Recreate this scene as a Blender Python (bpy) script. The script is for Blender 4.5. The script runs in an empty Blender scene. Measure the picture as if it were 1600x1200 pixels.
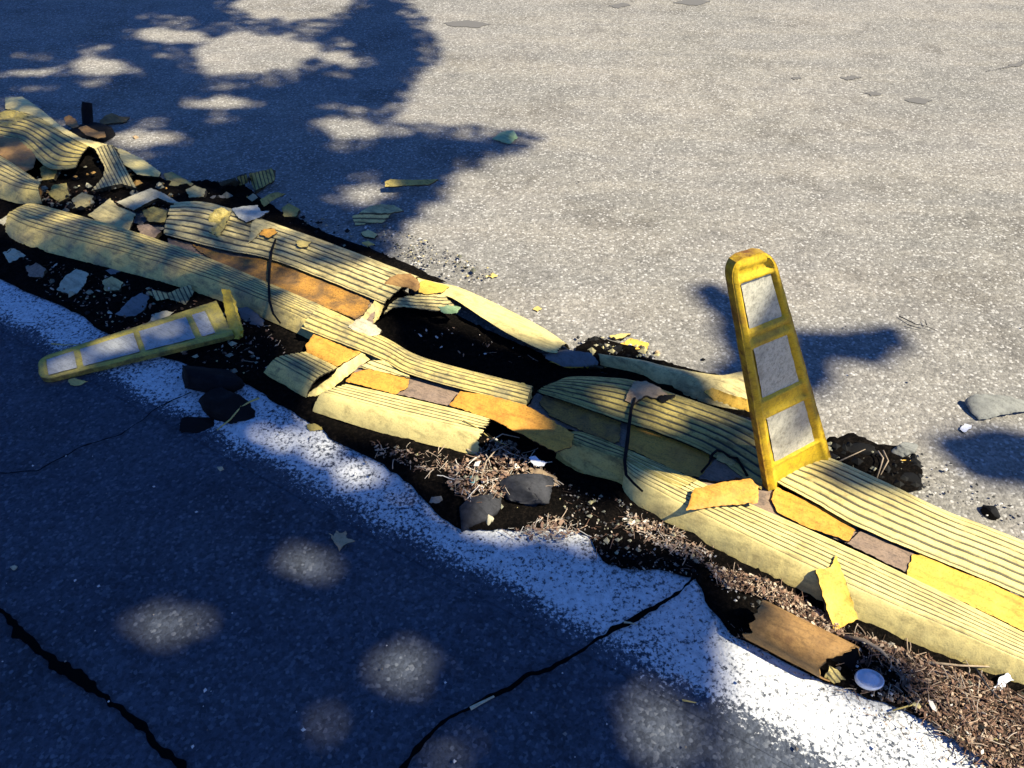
import bpy, bmesh, math, random
from mathutils import Vector, noise, Matrix
from mathutils.geometry import delaunay_2d_cdt
random.seed(7)
R = random.random
# ---------------------------------------------------------------- camera
F = 1208.0; PITCH = math.radians(42); H = 1.25
scene = bpy.context.scene
cd = bpy.data.cameras.new('camera'); cam = bpy.data.objects.new('camera', cd)
scene.collection.objects.link(cam); scene.camera = cam
cam.location = (0, 0, H); cam.rotation_euler = (math.pi/2 - PITCH, 0, 0)
cd.sensor_width = 36; cd.lens = 36*F/1600; cd.clip_start = 0.02; cd.clip_end = 500
# ---------------------------------------------------------------- sky, sun, exposure
SUN_EL = math.radians(53); SX, SY = 0.88, -0.40
_l = math.hypot(SX, SY)
SUN = Vector((SX/_l*math.cos(SUN_EL), SY/_l*math.cos(SUN_EL), math.sin(SUN_EL)))
w = bpy.data.worlds.new('World'); scene.world = w; w.use_nodes = True
nt = w.node_tree; nt.nodes.clear()
sky = nt.nodes.new('ShaderNodeTexSky'); sky.sky_type = 'NISHITA'; sky.sun_disc = False
sky.sun_elevation = SUN_EL; sky.sun_rotation = math.atan2(SX, SY)
sky.ozone_density = 6; sky.dust_density = 0.1; sky.air_density = 1.0
hs = nt.nodes.new('ShaderNodeHueSaturation'); hs.inputs['Saturation'].default_value = 1.22
bg = nt.nodes.new('ShaderNodeBackground'); bg.inputs['Strength'].default_value = 0.070
wo = nt.nodes.new('ShaderNodeOutputWorld')
tn = nt.nodes.new('ShaderNodeMix'); tn.data_type = 'RGBA'; tn.blend_type = 'MULTIPLY'; tn.inputs[0].default_value = 1; tn.inputs[7].default_value = (.98, .86, 1.16, 1)
nt.links.new(sky.outputs[0], hs.inputs['Color']); nt.links.new(hs.outputs[0], tn.inputs[6]); nt.links.new(tn.outputs[2], bg.inputs['Color'])
nt.links.new(bg.outputs[0], wo.inputs[0])
sd = bpy.data.lights.new('sun', 'SUN'); sd.energy = 5.0; sd.angle = math.radians(0.53); sd.color = (1, .93, .76)
so = bpy.data.objects.new('sun', sd); scene.collection.objects.link(so)
so.rotation_euler = SUN.to_track_quat('Z', 'Y').to_euler(); so.location = SUN*20
scene.view_settings.view_transform = 'Standard'; scene.view_settings.look = 'None'
scene.view_settings.gamma = 1; scene.view_settings.exposure = 1.17
# ---------------------------------------------------------------- helpers
COL = scene.collection
cp, sp = math.cos(PITCH), math.sin(PITCH)
def ray(px, py):
    x = (px-800)/F; y = -(py-600)/F
    return Vector((x, cp+y*sp, -sp+y*cp))
def P(px, py, z=0.0):
    d = ray(px, py); return Vector((0, 0, H)) + d*((z-H)/d.z)
def pix(v):
    x, y, z = v.x, v.y, v.z-H
    f = y*cp - z*sp; u = y*sp + z*cp
    return 800+F*x/f, 600-F*u/f
def nz(v, s=1.0, o=0.0): return noise.noise(Vector((v.x*s+o, v.y*s-o, v.z*s+o*2)))
ALL = []
def mk(name, verts, faces, mat, parent=None, uvs=None, smooth=True, label=None, cat=None, group=None, kind=None):
    me = bpy.data.meshes.new(name)
    if parent is not None: org = Vector(parent.location)
    elif kind: org = Vector((0, 0, 0))
    else:
        n = len(verts); org = Vector((sum(v.x for v in verts)/n, sum(v.y for v in verts)/n, min(v.z for v in verts)))
    me.from_pydata([tuple(v-org) for v in verts], [], faces)
    if uvs is not None:
        ul = me.uv_layers.new(name='UVMap')
        for lp in me.loops: ul.data[lp.index].uv = uvs[lp.vertex_index]
    me.validate()
    if smooth: me.polygons.foreach_set('use_smooth', [True]*len(me.polygons))
    for m in (mat if isinstance(mat, list) else [mat]): me.materials.append(m)
    o = bpy.data.objects.new(name, me); COL.objects.link(o)
    if parent is not None: o.parent = parent
    else: o.location = org
    if label: o['label'] = label
    if cat: o['category'] = cat
    if group: o['group'] = group
    if kind: o['kind'] = kind
    ALL.append(o); return o
def thing(name, loc, label, cat, group=None):
    o = bpy.data.objects.new(name, None); COL.objects.link(o); o.location = loc; o.empty_display_size = .02
    o['label'] = label; o['category'] = cat
    if group: o['group'] = group
    return o
def rag(t, seed, amp):      # ragged edge
    return amp*(noise.noise(Vector((t*3.1, seed, 0)))+.6*noise.noise(Vector((t*9.7, seed, 4)))+.35*noise.noise(Vector((t*27, seed, 9))))
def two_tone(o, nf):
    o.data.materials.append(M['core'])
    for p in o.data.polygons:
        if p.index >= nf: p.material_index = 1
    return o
def solid(V, Fs, UV, th):
    """give an open sheet a real thickness downwards along its normals"""
    n = len(V); N = [Vector((0, 0, 0)) for _ in V]; cnt = {}
    for f in Fs:
        a, b, c = V[f[0]], V[f[1]], V[f[2]]; nn = (b-a).cross(c-a)
        for i in f: N[i] += nn
        for i in range(len(f)):
            e = (f[i], f[(i+1) % len(f)]); cnt[e] = cnt.get(e, 0)+1
    s = sum(x.z for x in N)
    if s < 0: Fs = [tuple(reversed(f)) for f in Fs]; N = [-x for x in N]; cnt = {(b, a): c for (a, b), c in cnt.items()}
    V2 = list(V); UV2 = list(UV) if UV else None
    for i in range(n):
        nn = N[i].normalized() if N[i].length > 1e-12 else Vector((0, 0, 1))
        V2.append(V[i]-nn*th)
    if UV2: UV2 += UV2[:n]
    F2 = list(Fs)+[tuple(i+n for i in reversed(f)) for f in Fs]
    for (a, b) in cnt:
        if (b, a) not in cnt:     # border: own verts so the edge stays crisp
            k = len(V2); V2 += [V2[a].copy(), V2[b].copy(), V2[b+n].copy(), V2[a+n].copy()]
            if UV2: UV2 += [(UV2[a][0], .5), (UV2[b][0], .5), (UV2[b][0], .5), (UV2[a][0], .5)]
            F2.append((k+1, k, k+3, k+2))
    return V2, F2, UV2
def resample(pts, n):
    L = [0]
    for a, b in zip(pts, pts[1:]): L.append(L[-1]+(b-a).length)
    return L
def poly_at(pts, L, t):
    d = max(0, min(1, t))*L[-1]
    for i in range(len(pts)-1):
        if d <= L[i+1] or i == len(pts)-2:
            s = (d-L[i])/max(1e-9, L[i+1]-L[i]); return pts[i].lerp(pts[i+1], s)
def smooth_line(C, k=6):
    out = []
    for i in range(len(C)-1):
        p0 = C[max(0, i-1)]; p1 = C[i]; p2 = C[i+1]; p3 = C[min(len(C)-1, i+2)]
        for j in range(k):
            t = j/k; out.append(.5*((2*p1)+(p2-p0)*t+(2*p0-5*p1+4*p2-p3)*t*t+(3*p1-p0-3*p2+p3)*t*t*t))
    return out+[C[-1]]
def lift(pts, z): return [P(p[0], p[1], p[2] if len(p) > 2 else z) for p in pts]
def groove(y):
    f = abs((y % 1.0)-.5)*2     # 1 at integers
    return max(0, (f-.5)/.5)
def rail(name, top, bot, mat, zt=.052, zb=.052, kind='near', ribs=(.04, .62, 6), crown=.006, back=.0, ends=(0, 0), ragamp=(.01, .01), th=.003, step=.004, nv=56, parent=None, lumps=.0013, seed=1, flat=.55, gd=.0026, **kw):
    A = smooth_line(lift(top, zt)); B = smooth_line(lift(bot, zb)); LA = resample(A, 0); LB = resample(B, 0)
    n = max(8, int(max(LA[-1], LB[-1])/step)); length = max(LA[-1], LB[-1])
    vs = [i/nv for i in range(nv+1)]
    if back > 0: vs = [-.5, -.42, -.32, -.2, -.1]+vs
    V = []; UV = []
    for i in range(n+1):
        u = i/n
        for v in vs:
            vc = max(0, v)
            u0 = ends[0]*vc*1.0 + rag(vc*3, seed, ragamp[0]/length) ; u1 = 1-ends[1]*vc + rag(vc*3, seed+20, ragamp[1]/length)
            t = u0+(u1-u0)*u
            a = poly_at(A, LA, t); b = poly_at(B, LB, t); b = b+(b-a)*(rag(t*length*9, seed+50, .009)); p = a.lerp(b, vc)
            if kind == 'near':
                if v < flat: z = a.z
                else:
                    q = (v-flat)/(1-flat); z = b.z+(a.z-b.z)*max(0, 1-q**1.9)
                z += crown*math.sin(math.pi*min(1, vc/flat*.5+.0)) if v < flat else crown*(1-(v-flat)/(1-flat))
            else:
                z = a.z+(b.z-a.z)*vc+crown*math.sin(math.pi*vc)
            y = -1e9
            if ribs and ribs[0] <= v <= ribs[1]:
                y = (v-ribs[0])/(ribs[1]-ribs[0])*ribs[2]; z -= gd*groove(y)
            if v < 0:
                d = (a-b); d.z = 0; d.normalize(); q = -v/.5; p = a+d*back*q; z = a.z*(1-q**1.5)
            p = Vector((p.x, p.y, z)); p.z += lumps*nz(p, 8, seed)+lumps*.45*nz(p, 32, seed)+lumps*.12*nz(p, 110, seed)
            p.z = max(p.z, th+.0005)
            V.append(p); UV.append((t*length, y if y > -1e8 else .5))
    m = len(vs); Fs = [(i*m+j, (i+1)*m+j, (i+1)*m+j+1, i*m+j+1) for i in range(n) for j in range(m-1)]
    nf = len(Fs); V, Fs, UV = solid(V, Fs, UV, th)
    return two_tone(mk(name, V, Fs, mat, parent, UV, **kw), nf)
def plate(name, pts, mat, z=.01, th=.003, bulge=0.0, rough=.0016, ragd=.003, step=.0045, ribdir=None, pitch=.011, gd=.0014, parent=None, seed=1, smooth=True, plain=False, **kw):
    """thin irregular piece: outline in the place, harmonic surface between, real thickness"""
    C = lift(pts, z)
    out = []
    for i, a in enumerate(C):
        b = C[(i+1) % len(C)]; L = (b-a).length; k = max(1, int(L/step))
        pn = Vector((-(b-a).y, (b-a).x, 0)).normalized() if L > 0 else Vector((0, 0, 0))
        for j in range(k):
            q = a.lerp(b, j/k)
            if j: q = q+pn*(rag(j*step*30+i*7, seed, ragd))
            out.append(q)
    nb = len(out); co = [Vector((p.x, p.y)) for p in out]
    x0 = min(c.x for c in co); x1 = max(c.x for c in co); y0 = min(c.y for c in co); y1 = max(c.y for c in co)
    def inside(x, y):
        c = False; j = nb-1
        for i in range(nb):
            a, b = co[i], co[j]
            if (a.y > y) != (b.y > y) and x < (b.x-a.x)*(y-a.y)/(b.y-a.y)+a.x: c = not c
            j = i
        return c
    s = step; y = y0+s/2; r = 0; inner = []
    while y < y1:
        x = x0+(s/2 if r % 2 else 0)
        while x < x1:
            if inside(x, y): inner.append(Vector((x+(R()-.5)*s*.3, y+(R()-.5)*s*.3)))
            x += s
        y += s*.87; r += 1
    res = delaunay_2d_cdt(co+inner, [], [list(range(nb))], 1, 1e-7)
    vv, ff, orig = res[0], res[2], res[3]
    V = []; fixed = []
    zm = sum(p.z for p in out)/nb
    for i, v in enumerate(vv):
        o = [k for k in orig[i] if k < nb]
        fixed.append(bool(o)); V.append(Vector((v.x, v.y, out[o[0]].z if o else zm)))
    nb_ = [set() for _ in V]
    for f in ff:
        for i in range(len(f)): nb_[f[i]].add(f[(i+1) % len(f)]); nb_[f[(i+1) % len(f)]].add(f[i])
    for _ in range(60):
        for i, v in enumerate(V):
            if not fixed[i] and nb_[i]: v.z = sum(V[k].z for k in nb_[i])/len(nb_[i])
    D = [0.0]*len(V)
    if bulge:
        for i, v in enumerate(V):
            if not fixed[i]: D[i] = min((v.xy-c).length for c in co)
        m = max(D) or 1
        for i, v in enumerate(V): q = D[i]/m; v.z += bulge*math.sqrt(max(0, 1-(1-q)**2))
    UV = []
    if ribdir:
        ra, rb = P(*ribdir[0], z), P(*ribdir[1], z); d = (rb-ra).xy.normalized()
        c = Vector((-d.y, d.x))
    for v in V:
        v.z += rough*(nz(v, 25, seed)+.5*nz(v, 80, seed))
        if ribdir:
            y = v.xy.dot(c)/pitch; UV.append((v.xy.dot(d), y)); v.z -= gd*groove(y)
        else: UV.append((v.x, .5))
        v.z = max(v.z, th+.0004)
    nf = len(ff); V, Fs, UV = solid(V, [tuple(f) for f in ff], UV, th)
    o = mk(name, V, Fs, mat, parent, UV, smooth, **kw)
    return o if plain else two_tone(o, nf)
def tube(pts, rad, nseg=8, jit=0):
    V = []; Fs = []; n = len(pts)
    for i, p in enumerate(pts):
        d = (pts[min(i+1, n-1)]-pts[max(i-1, 0)]).normalized()
        a = d.cross(Vector((0, 0, 1))); a = a.normalized() if a.length > 1e-4 else Vector((1, 0, 0)); b = d.cross(a)
        r = rad(i/(n-1)) if callable(rad) else rad
        for k in range(nseg):
            t = 2*math.pi*k/nseg; rr = r*(1+jit*(R()-.5)); V.append(p+a*math.cos(t)*rr+b*math.sin(t)*rr)
    for i in range(n-1):
        for k in range(nseg): Fs.append((i*nseg+k, i*nseg+(k+1) % nseg, (i+1)*nseg+(k+1) % nseg, (i+1)*nseg+k))
    Fs.append(tuple(reversed(range(nseg)))); Fs.append(tuple((n-1)*nseg+k for k in range(nseg)))
    return V, Fs
def rock(name, px, py, rx, ry, rz, mat, z=0, rot=0, seed=1, sub=4, rough=.45, flatf=True, **kw):
    bm = bmesh.new(); bmesh.ops.create_icosphere(bm, subdivisions=sub, radius=1)
    c = P(px, py, z); V = []
    for v in bm.verts:
        p = v.co.copy(); p *= 1+rough*noise.noise(p*1.1+Vector((seed*3.3, 0, 0)))+rough*.35*noise.noise(p*3.5+Vector((seed, 0, 7)))
        if flatf:
            for k in range(9):
                rr = random.Random(seed*10+k); nrm = Vector((rr.uniform(-1, 1), rr.uniform(-1, 1), rr.uniform(-.2, 1))).normalized(); d = p.dot(nrm)-.58
                if d > 0: p -= nrm*d
            p *= 1+.05*noise.noise(p*9)+.03*noise.noise(p*22)
        p = Vector((p.x*rx, p.y*ry, p.z*rz)); p.rotate(Matrix.Rotation(rot, 3, 'Z')); p += c+Vector((0, 0, rz*.62)); V.append(p)
    Fs = [tuple(v.index for v in f.verts) for f in bm.faces]; bm.free()
    return mk(name, V, Fs, mat, **kw)
# ---------------------------------------------------------------- materials
# direction along the separators, and across it (pointing to the far lane)
A0 = P(340, 680); B0 = P(950, 1010); DL = (B0-A0).normalized(); DN = Vector((-DL.y, DL.x, 0))
if DN.y < 0: DN = -DN
def new_mat(name):
    m = bpy.data.materials.new(name); m.use_nodes = True; t = m.node_tree; b = t.nodes['Principled BSDF']; return m, t, b
def N(t, typ, **k):
    n = t.nodes.new(typ)
    for a, v in k.items(): setattr(n, a, v)
    return n
def noise_n(t, vec, scale, detail=4, rough=.6):
    n = N(t, 'ShaderNodeTexNoise'); n.inputs['Scale'].default_value = scale; n.inputs['Detail'].default_value = detail; n.inputs['Roughness'].default_value = rough
    if vec is not None: t.links.new(vec, n.inputs['Vector'])
    return n.outputs['Fac']
def ramp(t, fac, a, b, ca=(0, 0, 0, 1), cb=(1, 1, 1, 1)):
    n = N(t, 'ShaderNodeValToRGB'); e = n.color_ramp.elements; e[0].position = a; e[0].color = ca; e[1].position = b; e[1].color = cb
    t.links.new(fac, n.inputs[0]); return n.outputs[0]
def mix(t, fac, a, b, mode='MIX'):
    n = N(t, 'ShaderNodeMix', data_type='RGBA', blend_type=mode)
    for i, v in ((0, fac), (6, a), (7, b)):
        if isinstance(v, (int, float)): n.inputs[i].default_value = v
        elif isinstance(v, tuple): n.inputs[i].default_value = (*v[:3], 1)
        else: t.links.new(v, n.inputs[i])
    return n.outputs[2]
def math_n(t, op, a, b=0.0, c=None):
    n = N(t, 'ShaderNodeMath', operation=op)
    for i, v in enumerate((a, b) if c is None else (a, b, c)):
        if isinstance(v, (int, float)): n.inputs[i].default_value = v
        else: t.links.new(v, n.inputs[i])
    return n.outputs[0]
def bump(t, b, h, s=.5, d=.002):
    n = N(t, 'ShaderNodeBump'); n.inputs['Strength'].default_value = s; n.inputs['Distance'].default_value = d
    t.links.new(h, n.inputs['Height']); t.links.new(n.outputs[0], b.inputs['Normal'])
def plastic(name, col, dirt=(.03, .03, .02), stain=(.2, .2, .14), stain_lo=.5, stain_hi=.72, speck=.35, rough=.55, ribs=True, spec=.3, groove_dirt=.85, scale=1.0, streak=.45, edge=None):
    m, t, b = new_mat(name)
    tc = N(t, 'ShaderNodeTexCoord'); ob = N(t, 'ShaderNodeNewGeometry').outputs['Position']
    c = mix(t, ramp(t, noise_n(t, ob, 14*scale, 5, .65), stain_lo, stain_hi), col, stain)
    c = mix(t, math_n(t, 'MULTIPLY', ramp(t, noise_n(t, ob, 260, 3, .7), .5, .72), speck), c, dirt)
    c = mix(t, math_n(t, 'MULTIPLY', ramp(t, noise_n(t, ob, 5, 3), .4, .65), .25), c, tuple(x*.72 for x in col))
    mp = N(t, 'ShaderNodeMapping'); mp.vector_type = 'TEXTURE'; mp.inputs['Rotation'].default_value = (0, 0, math.atan2(DL.y, DL.x)); mp.inputs['Scale'].default_value = (6, 1, 2); t.links.new(ob, mp.inputs[0])
    st = noise_n(t, mp.outputs[0], 90*scale, 4, .65)
    c = mix(t, math_n(t, 'MULTIPLY', ramp(t, st, .50, .68), streak), c, tuple(x*.42 for x in stain))
    blot = noise_n(t, ob, 38*scale, 6, .75)
    c = mix(t, math_n(t, 'MULTIPLY', ramp(t, blot, .54, .66), streak*.9), c, tuple(x*.5 for x in stain))
    c = mix(t, math_n(t, 'MULTIPLY', ramp(t, noise_n(t, ob, 24, 4, .6), .55, .75), .4), c, tuple(min(1, x*1.18+.03) for x in col))
    fine = noise_n(t, ob, 420, 3, .7)
    if ribs:
        sx = N(t, 'ShaderNodeSeparateXYZ'); t.links.new(tc.outputs['UV'], sx.inputs[0])
        f = math_n(t, 'ABSOLUTE', math_n(t, 'SUBTRACT', math_n(t, 'FRACT', sx.outputs[1]), .5))   # .5 at the groove
        cb = N(t, 'ShaderNodeCombineXYZ'); t.links.new(math_n(t, 'MULTIPLY', sx.outputs[0], 22), cb.inputs[0]); t.links.new(math_n(t, 'MULTIPLY', sx.outputs[1], 1.3), cb.inputs[1])
        nn = noise_n(t, cb.outputs[0], 1.0, 4, .6)
        thr = math_n(t, 'ADD', f, math_n(t, 'MULTIPLY', math_n(t, 'SUBTRACT', nn, .5), .22))
        g = math_n(t, 'MULTIPLY', math_n(t, 'MULTIPLY', ramp(t, thr, .29, .41), ramp(t, nn, .20, .42)), groove_dirt)
        c = mix(t, g, c, dirt)
    if edge:      # rust brown grime along the rims
        sx = N(t, 'ShaderNodeSeparateXYZ'); t.links.new(tc.outputs['UV'], sx.inputs[0])
        k = math_n(t, 'ADD', sx.outputs[0], math_n(t, 'MULTIPLY', noise_n(t, ob, 45, 5, .7), .9))
        c = mix(t, ramp(t, k, .34, .62, (1, 1, 1, 1), (0, 0, 0, 1)), c, edge)
    t.links.new(c, b.inputs['Base Color']); b.inputs['Roughness'].default_value = rough; b.inputs['Specular IOR Level'].default_value = spec
    bump(t, b, math_n(t, 'ADD', fine, math_n(t, 'MULTIPLY', noise_n(t, ob, 60, 4), 1.6)), .35, .0015)
    return m
M = {}
M['core'] = plastic('dark_underside_and_sides', (.07, .055, .03), stain=(.02, .018, .012), dirt=(.005, .005, .004), ribs=False, rough=.9, spec=.1)  # darker colour for the undersides and cut sides of the sheets
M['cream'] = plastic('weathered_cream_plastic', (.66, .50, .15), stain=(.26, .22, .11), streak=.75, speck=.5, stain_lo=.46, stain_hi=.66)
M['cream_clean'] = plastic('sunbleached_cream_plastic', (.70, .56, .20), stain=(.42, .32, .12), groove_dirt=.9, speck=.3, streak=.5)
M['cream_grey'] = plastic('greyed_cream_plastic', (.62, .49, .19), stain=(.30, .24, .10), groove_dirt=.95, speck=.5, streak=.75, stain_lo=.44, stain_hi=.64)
M['mossy'] = plastic('mossy_and_shaded_plastic', (.46, .35, .09), stain=(.19, .15, .04), groove_dirt=.95, speck=.6, streak=.75)  # moss tone, also the darker copy of cream for the shaded module
M['orange'] = plastic('orange_reflective_sheet', (.66, .31, .04), stain=(.46, .20, .03), dirt=(.12, .06, .01), speck=.75, ribs=False, rough=.6)
M['yellow_strip'] = plastic('yellow_reflective_sheet', (.72, .43, .06), stain=(.60, .34, .05), dirt=(.25, .12, .01), speck=.7, ribs=False, rough=.6)
M['orange_dirty_shaded'] = plastic('dirty_shaded_orange_sheet', (.42, .20, .03), stain=(.14, .08, .03), dirt=(.02, .012, .005), speck=.9, stain_lo=.42, stain_hi=.62, ribs=False, rough=.7)  # dirt plus the shade over the strips, both put into the colour
M['channel'] = plastic('brown_grey_channel', (.26, .18, .12), stain=(.12, .09, .07), speck=.6, ribs=False, rough=.8, scale=2.5)
M['post'] = plastic('yellow_post_plastic', (.58, .38, .015), stain=(.30, .16, .02), dirt=(.10, .05, .01), speck=.5, ribs=False, rough=.5, edge=(.13, .055, .008))
M['post_old'] = plastic('grimy_yellow_post_plastic', (.46, .36, .06), stain=(.22, .20, .10), dirt=(.08, .07, .04), speck=.6, ribs=False, rough=.6, edge=(.10, .07, .02))
M['post_flange'] = plastic('dull_yellow_flange_plastic', (.50, .36, .03), stain=(.25, .15, .03), ribs=False)
M['panel'] = plastic('grey_reflector_sheet', (.52, .49, .37), stain=(.22, .205, .16), dirt=(.12, .12, .10), speck=.7, ribs=False, rough=.5, scale=2)
M['panel_blue'] = plastic('dull_reflector_sheet', (.38, .38, .34), stain=(.22, .22, .19), dirt=(.12, .12, .10), speck=.6, ribs=False, rough=.5, scale=2)
M['tan'] = plastic('tan_tube_plastic', (.30, .165, .05), stain=(.15, .075, .025), dirt=(.05, .03, .015), speck=.5, ribs=False, rough=.7, scale=1.6)
M['black'] = plastic('black_rubber_and_tube_shade', (.007, .007, .007), stain=(.012, .011, .01), dirt=(.005, .005, .005), ribs=False, rough=.9, spec=.1)
M['stone'] = plastic('dark_stone', (.038, .038, .04), stain=(.010, .010, .010), dirt=(.01, .01, .01), ribs=False, rough=.85, speck=.6, spec=.2)
M['stone_pale'] = plastic('grey_stone', (.22, .22, .19), stain=(.12, .12, .11), ribs=False, rough=.9, speck=.5, spec=.1)
M['slate'] = plastic('blue_grey_flake', (.17, .165, .15), stain=(.09, .09, .085), ribs=False, rough=.7, speck=.3)
M['pale'] = plastic('pale_scrap', (.50, .44, .28), stain=(.28, .25, .15), ribs=False, rough=.8, speck=.5)
M['white'] = plastic('white_plastic', (.78, .78, .78), stain=(.6, .6, .6), ribs=False, rough=.4, speck=.15)
M['green'] = plastic('pale_green_leaf', (.34, .45, .22), stain=(.22, .34, .14), ribs=False, rough=.6, speck=.2)
M['leaf_brown'] = plastic('dry_brown_leaf', (.40, .28, .15), stain=(.24, .15, .08), ribs=False, rough=.85, speck=.4)
M['leaf_yellow'] = plastic('dry_yellow_leaf', (.60, .45, .13), stain=(.4, .3, .1), ribs=False, rough=.85, speck=.3)
M['twig'] = plastic('dry_twig', (.34, .26, .17), stain=(.2, .14, .09), ribs=False, rough=.9, speck=.4)
M['teal'] = plastic('teal_scrap', (.04, .28, .30), ribs=False, speck=.2)
def asphalt(paint=False):
    m, t, b = new_mat('worn_road_paint' if paint else 'asphalt')
    pos = N(t, 'ShaderNodeNewGeometry').outputs['Position']
    def voro(sc):
        v = N(t, 'ShaderNodeTexVoronoi'); v.inputs['Scale'].default_value = sc; t.links.new(pos, v.inputs['Vector']); return v
    v1 = voro(170); v2 = voro(78); v3 = voro(330)
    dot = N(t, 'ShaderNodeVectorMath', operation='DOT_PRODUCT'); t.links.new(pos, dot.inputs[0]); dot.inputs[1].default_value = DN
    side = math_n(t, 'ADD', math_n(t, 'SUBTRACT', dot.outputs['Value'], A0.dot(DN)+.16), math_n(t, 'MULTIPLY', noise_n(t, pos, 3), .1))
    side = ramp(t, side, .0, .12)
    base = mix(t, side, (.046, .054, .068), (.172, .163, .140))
    base = mix(t, ramp(t, noise_n(t, pos, 1.7, 5, .6), .35, .68), base, mix(t, 1.0, base, (1.22, 1.2, 1.2), 'MULTIPLY'))
    base = mix(t, ramp(t, noise_n(t, pos, 9, 5, .7), .42, .7), base, mix(t, 1.0, base, (.78, .78, .80), 'MULTIPLY'))
    sc1 = N(t, 'ShaderNodeSeparateColor'); t.links.new(v1.outputs['Color'], sc1.inputs[0])
    # every aggregate grain has a tone of its own
    base = mix(t, 1.0, base, ramp(t, sc1.outputs[0], 0, 1, (.72, .72, .72, 1), (1.3, 1.3, 1.3, 1)), 'MULTIPLY')
    base = mix(t, 1.0, base, ramp(t, noise_n(t, pos, 60, 5, .75), .3, .7, (.72, .72, .72, 1), (1.3, 1.3, 1.3, 1)), 'MULTIPLY')
    mixf = .4
    mp = N(t, 'ShaderNodeMapping'); mp.vector_type = 'TEXTURE'; mp.inputs['Rotation'].default_value = (0, 0, math.atan2(DL.y, DL.x)+.5); mp.inputs['Scale'].default_value = (5, 1, 1); t.links.new(pos, mp.inputs[0])
    base = mix(t, ramp(t, noise_n(t, mp.outputs[0], 4.5, 6, .65), .42, .62), base, mix(t, 1.0, base, (1.20, 1.17, 1.12), 'MULTIPLY'))
    base = mix(t, ramp(t, noise_n(t, pos, 2.6, 6, .7), .52, .66), base, mix(t, 1.0, base, (.72, .71, .70), 'MULTIPLY'))
    pit = ramp(t, noise_n(t, pos, 330, 3, .75), .56, .66)
    base = mix(t, math_n(t, 'MULTIPLY', pit, mixf), base, (.012, .012, .013))
    sc2 = N(t, 'ShaderNodeSeparateColor'); t.links.new(v2.outputs['Color'], sc2.inputs[0])
    big = math_n(t, 'MULTIPLY', ramp(t, sc2.outputs[1], .86, .88), ramp(t, v2.outputs['Distance'], .30, .22, (0, 0, 0, 1), (1, 1, 1, 1)))
    n = N(t, 'ShaderNodeMapRange'); n.inputs[1].default_value = .34; n.inputs[2].default_value = .22; t.links.new(v2.outputs['Distance'], n.inputs[0])
    big = math_n(t, 'MULTIPLY', ramp(t, sc2.outputs[1], .84, .86), n.outputs[0])
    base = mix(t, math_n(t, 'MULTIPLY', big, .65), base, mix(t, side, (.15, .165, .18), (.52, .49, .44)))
    sm = ramp(t, sc1.outputs[1], .90, .93)
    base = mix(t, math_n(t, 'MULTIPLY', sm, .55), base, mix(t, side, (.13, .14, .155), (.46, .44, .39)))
    h = math_n(t, 'ADD', math_n(t, 'MULTIPLY', v1.outputs['Distance'], -1.0), math_n(t, 'MULTIPLY', noise_n(t, pos, 180, 4, .7), 1.2))
    if paint:
        w1 = noise_n(t, pos, 125, 4, .75); w2 = noise_n(t, pos, 7, 4, .6)
        # paint fades out towards the long edge of the line
        e = math_n(t, 'SUBTRACT', dot.outputs['Value'], A0.dot(DN))
        e1 = N(t, 'ShaderNodeMapRange'); e1.inputs[1].default_value = -.035; e1.inputs[2].default_value = .03; e1.inputs[3].default_value = -.26; e1.inputs[4].default_value = 0; t.links.new(e, e1.inputs[0])
        wear = math_n(t, 'ADD', math_n(t, 'ADD', w1, math_n(t, 'MULTIPLY', math_n(t, 'SUBTRACT', w2, .5), .35)), e1.outputs[0])
        k = ramp(t, wear, .39, .50)
        sep = N(t, 'ShaderNodeSeparateColor'); t.links.new(k, sep.inputs[0])
        base = mix(t, sep.outputs[0], base, mix(t, ramp(t, noise_n(t, pos, 60, 4), .35, .7), (.66, .66, .63), (.45, .45, .43)))
    t.links.new(base, b.inputs['Base Color']); b.inputs['Roughness'].default_value = .92; b.inputs['Specular IOR Level'].default_value = .15
    bump(t, b, h, .7, .0022)
    return m
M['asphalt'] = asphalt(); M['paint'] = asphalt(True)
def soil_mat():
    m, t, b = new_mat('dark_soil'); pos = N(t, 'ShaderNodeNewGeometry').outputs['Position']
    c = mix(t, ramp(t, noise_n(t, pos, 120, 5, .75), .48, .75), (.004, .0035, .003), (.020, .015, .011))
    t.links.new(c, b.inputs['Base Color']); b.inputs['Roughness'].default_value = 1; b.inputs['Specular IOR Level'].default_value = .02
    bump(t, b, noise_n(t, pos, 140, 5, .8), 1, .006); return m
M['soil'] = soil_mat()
def multi_mat(name, cols):
    m, t, b = new_mat(name); at = N(t, 'ShaderNodeUVMap'); s = N(t, 'ShaderNodeSeparateXYZ'); t.links.new(at.outputs[0], s.inputs[0])
    r = N(t, 'ShaderNodeValToRGB'); r.color_ramp.interpolation = 'CONSTANT'; e = r.color_ramp.elements
    while len(e) < len(cols): e.new(.5)
    for i, c in enumerate(cols): e[i].position = i/len(cols); e[i].color = (*c, 1)
    t.links.new(s.outputs[0], r.inputs[0]); t.links.new(r.outputs[0], b.inputs['Base Color'])
    b.inputs['Roughness'].default_value = .9; b.inputs['Specular IOR Level'].default_value = .1; return m
M['litter'] = multi_mat('dry_litter', [(.26, .17, .11), (.38, .28, .19), (.14, .08, .05), (.045, .03, .02), (.46, .38, .28), (.20, .12, .08), (.62, .56, .46)])
M['crumb'] = multi_mat('crumbled_grit', [(.05, .05, .045), (.10, .09, .08), (.03, .03, .03), (.20, .18, .15), (.45, .36, .16), (.55, .52, .46)])
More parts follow.
